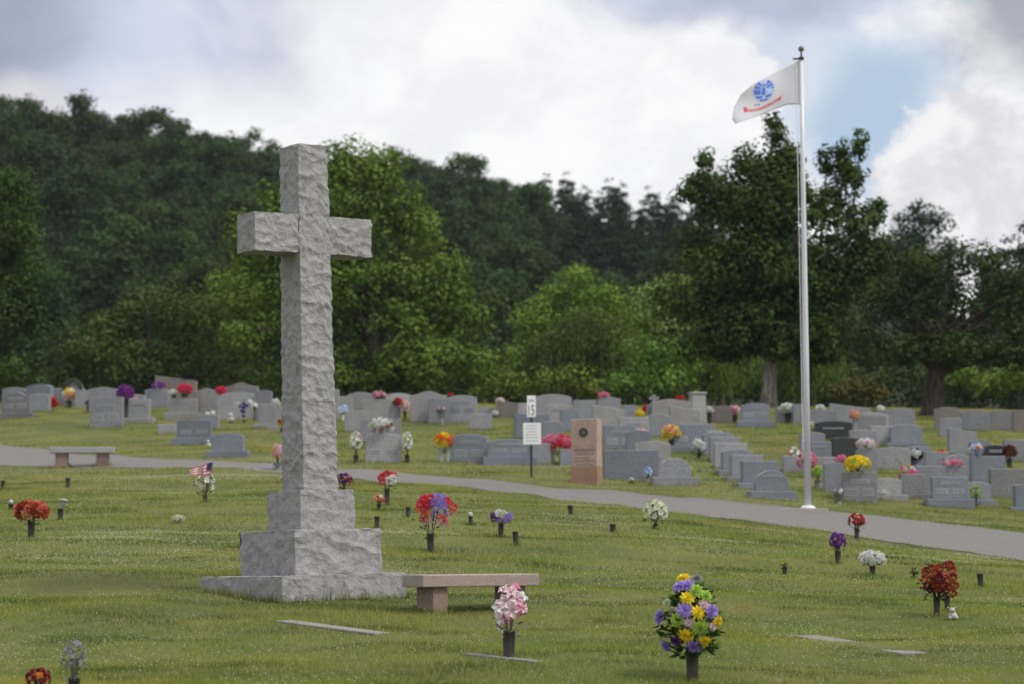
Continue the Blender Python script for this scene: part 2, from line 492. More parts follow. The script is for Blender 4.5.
def link(name, me, parent=None, loc=None, bevel=0):
    o = bpy.data.objects.new(name, me)
    COL.objects.link(o)
    if parent: o.parent = parent
    if loc is not None: o.location = loc
    if bevel:
        b = o.modifiers.new("bevel", 'BEVEL'); b.width = bevel; b.segments = 2; b.limit_method = 'ANGLE'
    return o
def tag(o, label=None, cat=None, group=None, kind=None):
    if label: o['label'] = label
    if cat: o['category'] = cat
    if group: o['group'] = group
    if kind: o['kind'] = kind
    return o
def thing(name, label, cat, loc=(0, 0, 0), rz=0, group=None):
    o = bpy.data.objects.new(name, None)
    o.empty_display_size = .2
    COL.objects.link(o)
    o.location = loc; o.rotation_euler = (0, 0, rz)
    return tag(o, label, cat, group)
def np_mesh(name, verts, faces, mats, smooth=False):
    """verts (n,3), faces (m,k) arrays"""
    me = bpy.data.meshes.new(name)
    nv, (nf, k) = len(verts), faces.shape
    me.vertices.add(nv); me.vertices.foreach_set('co', np.ascontiguousarray(verts, np.float32).ravel())
    me.loops.add(nf * k); me.loops.foreach_set('vertex_index', np.ascontiguousarray(faces, np.int32).ravel())
    me.polygons.add(nf)
    me.polygons.foreach_set('loop_start', np.arange(0, nf * k, k, dtype=np.int32))
    if smooth: me.polygons.foreach_set('use_smooth', np.ones(nf, bool))
    for m in mats: me.materials.append(m)
    me.update(calc_edges=True)
    return me
def merge_meshes(name, parts):
    """join numpy (verts, faces quad, material) pieces into one mesh"""
    vs, fs, mi, mats, o = [], [], [], [], 0
    for v, f, m in parts:
        if m not in mats: mats.append(m)
        vs.append(v); fs.append(f + o); mi.append(np.full(len(f), mats.index(m))); o += len(v)
    me = np_mesh(name, np.concatenate(vs), np.concatenate(fs), mats)
    me.polygons.foreach_set('material_index', np.concatenate(mi).astype(np.int32))
    return me

# ------------------------------------------------------------------ ground sheet and road
def build_ground():
    th = np.concatenate([np.arange(-180, -40, 7), np.arange(-40, -19, 1.0), np.arange(-19, 19, .16), np.arange(19, 40, 1.0), np.arange(40, 180, 7)])
    th = np.radians(th)
    r = np.concatenate([np.arange(.5, 15, 1.0), np.arange(15, 60, .3), np.arange(60, 110, .8), np.geomspace(110, 700, 60), np.geomspace(760, 8000, 14)])
    T, Rr = np.meshgrid(th, r, indexing='ij')
    x = np.sin(T) * Rr; y = np.cos(T) * Rr
    z = ground(x, y)
    v = np.stack([x, y, z], -1).reshape(-1, 3)
    n, m = len(th), len(r)
    i, j = np.meshgrid(np.arange(n), np.arange(m - 1), indexing='ij')
    a = i * m + j; b = ((i + 1) % n) * m + j
    f = np.stack([a, a + 1, b + 1, b], -1).reshape(-1, 4)[:, ::-1]
    v = np.concatenate([v, [[0, 0, gz(0, 0)]]])
    o = link('ground', np_mesh('ground', v, f, [M['ground']], True))
    tag(o, kind='structure')
build_ground()

FAR = [(-60, 440), (0, 445), (50, 450), (112, 456), (150, 458.5), (255, 463.5), (340, 469.5), (380, 472), (480, 479.6), (607, 491.5), (740, 502), (800, 509), (880, 516), (960, 526), (1024, 534), (1150, 552)]
NEAR = [(-60, 466), (0, 466), (60, 467.5), (112, 468), (150, 468), (255, 471), (340, 478.5), (380, 482.5), (480, 490), (607, 505), (740, 520.5), (800, 529), (880, 541), (960, 552), (1024, 560), (1150, 578)]
_fp = [at(*p) for p in FAR]; _np_ = [at(*p) for p in NEAR]
_ft, _fy = np.array([p.x / p.y for p in _fp]), np.array([p.y for p in _fp])
_nt, _ny = np.array([p.x / p.y for p in _np_]), np.array([p.y for p in _np_])
def _sm(t, tt, yy):
    g = np.linspace(tt[0], tt[-1], 160)
    a = np.interp(g, tt, yy)
    k = np.ones(9) / 9
    a = np.convolve(np.pad(a, 4, mode='edge'), k, mode='valid')
    return np.interp(t, g, a)
def road_far(t): return _sm(t, _ft, _fy)
def road_near(t): return _sm(t, _nt, _ny)
def build_road():
    ts = np.linspace(-.36, .36, 520)
    cr = np.linspace(0, 1, 9)
    v = []
    for t in ts:
        y0, y1 = float(road_near(t)), float(road_far(t))
        y0 += .22 * (float(vnoise(t * 160, 1.5, 41)) - .5); y1 += .3 * (float(vnoise(t * 130, 7.5, 42)) - .5)
        for c in cr:
            y = y0 + (y1 - y0) * c
            x = t * y
            v.append((x, y, gz(x, y) + .012 + .035 * math.sin(math.pi * c)))
    m = len(cr)
    f = np.array([(i * m + j, (i + 1) * m + j, (i + 1) * m + j + 1, i * m + j + 1) for i in range(len(ts) - 1) for j in range(m - 1)])
    tag(link('road', np_mesh('road', np.array(v), f, [M['road']], True)), kind='structure')
build_road()

# areas kept clear of grass: rectangles (centre, half sizes, angle)
CLEAR = []
# feet of stones where the mower leaves longer grass: centre, half sizes, angle, height, blades per metre
FRINGE = []
def grass():
    parts_v, parts_h = [], []
    tot = []
    for (d0, d1, dens, hgt, wid) in ((18.5, 30, 1500, .050, .007), (30, 52, 640, .050, .011), (52, 92, 260, .050, .019)):
        area = .56 * (d1 * d1 - d0 * d0) / 2
        n = int(area * dens)
        y = np.sqrt(rng.uniform(d0 * d0, d1 * d1, n))
        t = rng.uniform(-.28, .28, n)
        x = t * y
        yn, yf = road_near(t), road_far(t)
        jag = .12 * (vnoise(x * 3, y * 3, 9) - .5)
        keep = ~((y > yn + jag) & (y < yf + jag))
        # thinner where it is worn, and mown height that varies
        pat = vnoise(x / 1.7, y / 2.4, 11)
        keep &= rng.uniform(0, 1, n) < (.55 + .6 * pat)
        for (cx, cy, hx, hy, an) in CLEAR:
            lx = (x - cx) * math.cos(an) + (y - cy) * math.sin(an)
            ly = -(x - cx) * math.sin(an) + (y - cy) * math.cos(an)
            keep &= ~((np.abs(lx) < hx) & (np.abs(ly) < hy))
        x, y, pat = x[keep], y[keep], pat[keep]
        n = len(x)
        z = ground(x, y) - .004
        h = hgt * (.45 + .5 * pat + .55 * rng.random(n)) * (.62 + .75 * vnoise(x / .5, y / .6, 21) * vnoise(x / 3.0, y / 1.3, 23) * 2.0)
        w = wid * (.6 + .7 * rng.random(n))
        an = rng.uniform(0, 2 * np.pi, n); la = rng.uniform(0, 2 * np.pi, n); lean = h * rng.uniform(.1, .9, n)
        base = np.stack([x, y, z], -1)
        side = np.stack([np.cos(an), np.sin(an), np.zeros(n)], -1) * (w / 2)[:, None]
        tip = base + np.stack([np.cos(la) * lean, np.sin(la) * lean, h], -1)
        tot.append(np.stack([base - side, base + side, tip], 1).reshape(-1, 3))
    for (cx, cy, hx, hy, an, hgt, per) in FRINGE:
        n = int(2 * (hx + hy) * 2 * per)
        u = rng.uniform(0, 2 * (hx + hy) * 2, n)
        a, b = 2 * hx, 2 * hy
        lx = np.where(u < a, u - hx, np.where(u < a + b, hx, np.where(u < 2 * a + b, u - a - b - hx, -hx)))
        ly = np.where(u < a, -hy, np.where(u < a + b, u - a - hy, np.where(u < 2 * a + b, hy, u - 2 * a - b - hy)))
        lx = lx + rng.normal(0, .02, n) + np.sign(lx) * .015 * (np.abs(lx) > hx - .001); ly = ly + rng.normal(0, .02, n)
        x = cx + lx * math.cos(an) - ly * math.sin(an); y = cy + lx * math.sin(an) + ly * math.cos(an)
        h = hgt * rng.uniform(.35, 1.2, n) * (.5 + vnoise(x * 4, y * 4, 51)); w = np.full(n, .010 if cy < 40 else .018) * rng.uniform(.6, 1.3, n)
        q = rng.uniform(0, 2 * np.pi, n); la = rng.uniform(0, 2 * np.pi, n); lean = h * rng.uniform(.05, .5, n)
        base = np.stack([x, y, ground(x, y) - .01], -1)
        side = np.stack([np.cos(q), np.sin(q), np.zeros(n)], -1) * (w / 2)[:, None]
        tip = base + np.stack([np.cos(la) * lean, np.sin(la) * lean, h], -1)
        tot.append(np.stack([base - side, base + side, tip], 1).reshape(-1, 3))
    v = np.concatenate(tot)
    f = np.arange(len(v)).reshape(-1, 3)
    o = link('lawn_grass', np_mesh('lawn_grass', v, f, [M['grass']]))
    tag(o, 'short green and straw coloured lawn grass between the graves', 'grass', kind='stuff')
def clover():
    n = 420000
    y = np.sqrt(rng.uniform(18.5 ** 2, 60 ** 2, n)); t = rng.uniform(-.27, .27, n); x = t * y
    p = vnoise(x / 1.5, y / 2.6, 31) * .6 + vnoise(x / 5, y / 7, 33) * .5
    keep = rng.random(n) < np.clip((p - .50) * 1.5, .05, .8)
    keep &= ~((y > road_near(t) - .1) & (y < road_far(t) + .1))
    for (cx, cy, hx, hy, an) in CLEAR:
        lx = (x - cx) * math.cos(an) + (y - cy) * math.sin(an); ly = -(x - cx) * math.sin(an) + (y - cy) * math.cos(an)
        keep &= ~((np.abs(lx) < hx) & (np.abs(ly) < hy))
    x, y = x[keep], y[keep]; n = len(x)
    c = np.stack([x, y, ground(x, y) + rng.uniform(.03, .065, n)], -1)
    r = rng.uniform(.0035, .0085, n)
    octa = np.array([(1, 0, 0), (0, 1, 0), (-1, 0, 0), (0, -1, 0), (0, 0, 1), (0, 0, -1)], float)
    of = np.array([(0, 1, 4), (1, 2, 4), (2, 3, 4), (3, 0, 4), (1, 0, 5), (2, 1, 5), (3, 2, 5), (0, 3, 5)])
    v = (c[:, None, :] + octa[None] * r[:, None, None]).reshape(-1, 3)
    f = (of[None] + (np.arange(n) * 6)[:, None, None]).reshape(-1, 3)
    o = link('clover_flowers', np_mesh('clover_flowers', v, f, [M['clover']]))
    tag(o, 'white clover heads scattered in drifts through the lawn', 'clover', kind='stuff')

# ------------------------------------------------------------------ the stone cross
def rough_box(c0, c1, step, amp, freq, seed, top_scale=(1, 1), edge=.95):
    """rock-faced block: a gridded box whose faces are chipped into shallow scallops"""
    c0, c1 = Vector(c0), Vector(c1)
    size = c1 - c0
    n = [max(2, int(round(size[i] / step))) for i in range(3)]
    idx = {}; vs = []; nr = []; fs = []
    def vid(i, j, k):
        key = (i, j, k)
        if key not in idx:
            p = Vector((c0.x + size.x * i / n[0], c0.y + size.y * j / n[1], c0.z + size.z * k / n[2]))
            nn = Vector(((i == n[0]) - (i == 0), (j == n[1]) - (j == 0), (k == n[2]) - (k == 0)))
            idx[key] = len(vs); vs.append(p); nr.append(nn)
        return idx[key]
    for ax in range(3):
        a, b = (ax + 1) % 3, (ax + 2) % 3
        for side in (0, n[ax]):
            for i in range(n[a]):
                for j in range(n[b]):
                    q = []
                    for (di, dj) in ((0, 0), (1, 0), (1, 1), (0, 1)):
                        key = [0, 0, 0]; key[ax] = side; key[a] = i + di; key[b] = j + dj
                        q.append(vid(*key))
                    fs.append(tuple(q) if side else tuple(reversed(q)))
    out = []
    off = Vector((seed * 3.7, seed * 1.3, seed * 2.1))
    mid = (c0 + c1) / 2
    for p, nn in zip(vs, nr):
        t = (p.z - c0.z) / size.z
        q = Vector((mid.x + (p.x - mid.x) * (1 + (top_scale[0] - 1) * t), mid.y + (p.y - mid.y) * (1 + (top_scale[1] - 1) * t), p.z))
        s = p * freq + off
        s = s + Vector(mnoise.noise_vector(p * freq * .7 + off)) * .55
        d = mnoise.voronoi(Vector((s.x, s.y, s.z * 1.25)))[0]
        hgt = min(d[0], 1.0) ** 2 * 1.3 - .30 + .42 * mnoise.fractal(p * freq * 2.0 + off, 1.0, 2.1, 3)
        k = 1.0 if abs(nn.x) + abs(nn.y) + abs(nn.z) < 1.5 else edge
        if nn.z > .5: k *= .35
        jit = Vector(mnoise.noise_vector(p * 9 + off)) * amp * (.15 if k > .99 or nn.z > .5 else .40)
        out.append(q + nn.normalized() * amp * hgt * k + jit)
    return out, fs
def stone(name, parent, *a, **k):
    v, f = rough_box(*a, **k)
    b = MB().mat(M['cross']); b.add(v, f)
    return b.build(name, parent)

YAW = R(37.4)
def build_cross():
    P = at(283, 604)
    u = Vector((math.cos(YAW), math.sin(YAW), 0)); v = Vector((-math.sin(YAW), math.cos(YAW), 0))
    w = 1.66
    c = P + (u + v) * (w / 2)
    gz0 = gz(P.x, P.y); h_ = w / 2
    r = thing('stone_cross', 'tall rough hewn grey stone cross standing on three stepped stone blocks', 'cross', (c.x, c.y, gz0), YAW)
    FRINGE.append((c.x + .0, c.y + .0, h_ + .02, h_ + .02, YAW, .12, 220))
    def zat(half, px, py):      # height of a block's near edge that shows at this row
        q = c - (u + v) * half
        return at_depth(px, py, q.y).z - gz0
    upper = []
    h = w / 2
    z1 = zat(h, 283, 576)
    stone('step', r, (-h, -h, -.18), (h, h + .14, z1), .035, .026, 4.2, 1)
    c = c + Vector((.07, .02, 0)); off = Vector((.07 * math.cos(YAW), -.07 * math.sin(YAW), 0))
    h = .585
    z2 = zat(h, 295, 530)
    upper.append(stone('step', r, (-h, -h, z1 - .004), (h, h, z2), .026, .032, 4.2, 2))
    h = .362
    z3 = zat(h, 300, 490)
    upper.append(stone('step', r, (-h, -h, z2 - .004), (h, h, z3), .025, .024, 4.8, 3))
    h = .232
    zt = zat(.2, 300, 143.5)
    upper.append(stone('shaft', r, (-h, -h, z3 - .004), (h, h, zt), .020, .024, 6.4, 4, top_scale=(.86, .86)))
    za, zb = zat(.2, 300, 252.5), zat(.2, 300, 214.5)
    d = .196
    upper.append(stone('arm', r, (-.80, -d, za), (-.20, d, zb), .020, .024, 6.4, 5))
    upper.append(stone('arm', r, (.20, -d, za), (.80, d, zb), .020, .024, 6.4, 6))
    for o in upper: o.location = off
    lean = Matrix.Rotation(R(-1.25), 4, 'Y')
    r.rotation_euler = (lean @ Matrix.Rotation(YAW, 4, 'Z')).to_euler()
build_cross()

# ------------------------------------------------------------------ benches
def bench(label, corner_px, yaw, L, dep, hs, ht, leg_in, leg_w, mat_s, mat_l, seed):
    P = at(*corner_px)
    u = Vector((math.cos(yaw), math.sin(yaw), 0)); v = Vector((-math.sin(yaw), math.cos(yaw), 0))
    c = P + u * (L / 2 - leg_in) + v * (dep / 2 - .05)
    r = thing('stone_bench', label, 'bench', (c.x, c.y, gz(c.x, c.y)), yaw, None)
    b = MB().mat(mat_s); b.box(-L / 2, L / 2, -dep / 2, dep / 2, hs - ht, hs); b.build('seat', r, bevel=.012)
    for sx in (-1, 1):
        x = sx * (L / 2 - leg_in - leg_w / 2)
        FRINGE.append((c.x + x * math.cos(yaw), c.y + x * math.sin(yaw), leg_w / 2 + .02, dep / 2 - .03, yaw, .09, 160))
        b = MB().mat(mat_l); b.box(x - leg_w / 2, x + leg_w / 2, -dep / 2 + .05, dep / 2 - .05, -.12, hs - ht - .002); b.build('leg', r, bevel=.008)
bench('rosy brown granite bench beside the foot of the tall stone cross', (433, 614.5), R(32), 1.50, .46, .40, .135, .155, .185, M['bench'], M['benchleg'], 1)
bench('pale grey stone bench on red brown legs at the edge of the road', (55, 468.5), R(4), 1.52, .40, .47, .14, .13, .29, M['light'], M['benchleg'], 2)

# ------------------------------------------------------------------ headstones
def outline(style, w, h):
    """top line of a tablet from right to left as x,z"""
    hw = w / 2
    n = 14
    xs = [hw - w * i / n for i in range(n + 1)]
    def top(x):
        q = abs(x) / hw
        if style == 'flat': return h
        if style == 'arch': return h - .085 * w * q * q
        if style == 'low': return h - .05 * w * q * q
        if style == 'round': return h - min(hw, h * .55) * (1 - math.sqrt(max(0, 1 - q * q * .98)))
        if style == 'serp': return h - .10 * w * (.5 - .5 * math.cos(math.pi * min(q * 1.12, 1))) * 1.1
        if style == 'apex': return h - .16 * w * q
        if style == 'slope': return h - .14 * w * (.5 + x / w)
        if style == 'notch': return h - (.0 if q < .62 else .10 * h)
        return h
    return xs, top
STONES = {}
def headstone(key, x0, x1, yt, yb, style, col, yaw, base, panel, label, th=.20):
    xc = (x0 + x1) / 2
    p = at(xc, yb)
    s = F / p.y
    ya = R(yaw)
    w = max(.25, ((x1 - x0) / s - th * abs(math.sin(ya))) / math.cos(ya)); h = (yb - yt) / s
    if style == 'column': th = w * .85
    r = thing('headstone', label, 'headstone', (p.x, p.y + .12, p.z), ya, 'headstones in the cemetery')
    ex = .13 if base else 0
    FRINGE.append((p.x, p.y + .12, w / 2 + ex + .02, th / 2 + ex * .7 + .02, ya, .09, 90))
    bh = base / s
    m = M[col]
    if base:
        b = MB().mat(m); b.box(-w / 2 - .13, w / 2 + .13, -th / 2 - .09, th / 2 + .09, -.15, bh); b.build('base', r, bevel=.015)
    lo = bh + .002 if base else -.15
    hh = h
    xs, top = outline(style, w, hh)
    b = MB().mat(m)
    if style == 'column':
        b.box(-w / 2, w / 2, -th / 2, th / 2, lo, h - .06, .01); b.box(-w / 2 - .02, w / 2 + .02, -th / 2 - .02, th / 2 + .02, h - .058, h)
    else:
        tap = .0
        poly = [(-w / 2 - tap, lo), (w / 2 + tap, lo)] + [(x, top(x)) for x in xs]
        b.prism(poly, -th / 2, th / 2)
    b.build('tablet', r, bevel=.012)
    fy = -th / 2
    def pan(xa, xb, za, zb, mm='panel', nm='panel'):
        q = MB().mat(M[mm]); q.box(xa * w, xb * w, fy - .006, fy + .01, lo + (h - lo) * za, lo + (h - lo) * zb)
        q = q.build(nm, r)
        rr = random.Random(key + nm + str(xa))
        t = MB().mat(M['letterdark'] if mm == 'panel' else M['white'])
        rows = [.5] if nm == 'name_panel' else [.72, .35]
        for row in rows:
            zc = lo + (h - lo) * (za + (zb - za) * row); hh = (h - lo) * (zb - za) * (.30 if nm == 'name_panel' else .13)
            x = xa + .03
            while x < xb - .04:
                ww = rr.uniform(.018, .035); t.box(x * w, min(x + ww, xb - .02) * w, fy - .009, fy, zc - hh, zc + hh); x += ww + .016
        if nm != 'dark_panel': t.build('lettering', q)
        return q
    lz = max(lo, 0)
    lo = lz
    pm = 'panel'
    if 'n' in panel: pan(-.27, .27, .62, .76, pm, 'name_panel')
    if '2' in panel:
        pan(-.40, -.07, .22, .46, pm); pan(.07, .40, .22, .46, pm)
    if 'd' in panel:
        pan(-.42, .42, .10, .84, 'serp', 'dark_panel')
    if 'l' in panel:
        q = MB().mat(M['letterpale'])
        x = -.28
        rr = random.Random(key)
        while x < .26:
            ww = rr.uniform(.022, .034)
            q.box(x * w, (x + ww) * w, fy - .004, fy + .01, lo + (h - lo) * (.61 + rr.uniform(-.01, .01)), lo + (h - lo) * (.66 + rr.uniform(0, .03))); x += ww + .028
        q.build('lettering', r)
    if 'h' in panel:
        for sx in (-1, 1):
            pts = []
            for i in range(24):
                t = 2 * math.pi * i / 24
                pts.append((sx * .22 * w + .0095 * w * 16 * math.sin(t) ** 3 * .8, lo + (h - lo) * .5 + .0105 * w * (13 * math.cos(t) - 5 * math.cos(2 * t) - 2 * math.cos(3 * t) - math.cos(4 * t))))
            q = MB().mat(M['panel']); q.prism(pts[::-1], fy - .006, fy + .01); q.build('heart_panel', r)
    STONES[key] = dict(o=r, s=s, w=w, h=h, xc=xc, top=top, th=th, yaw=ya, p=Vector(r.location))
    return r

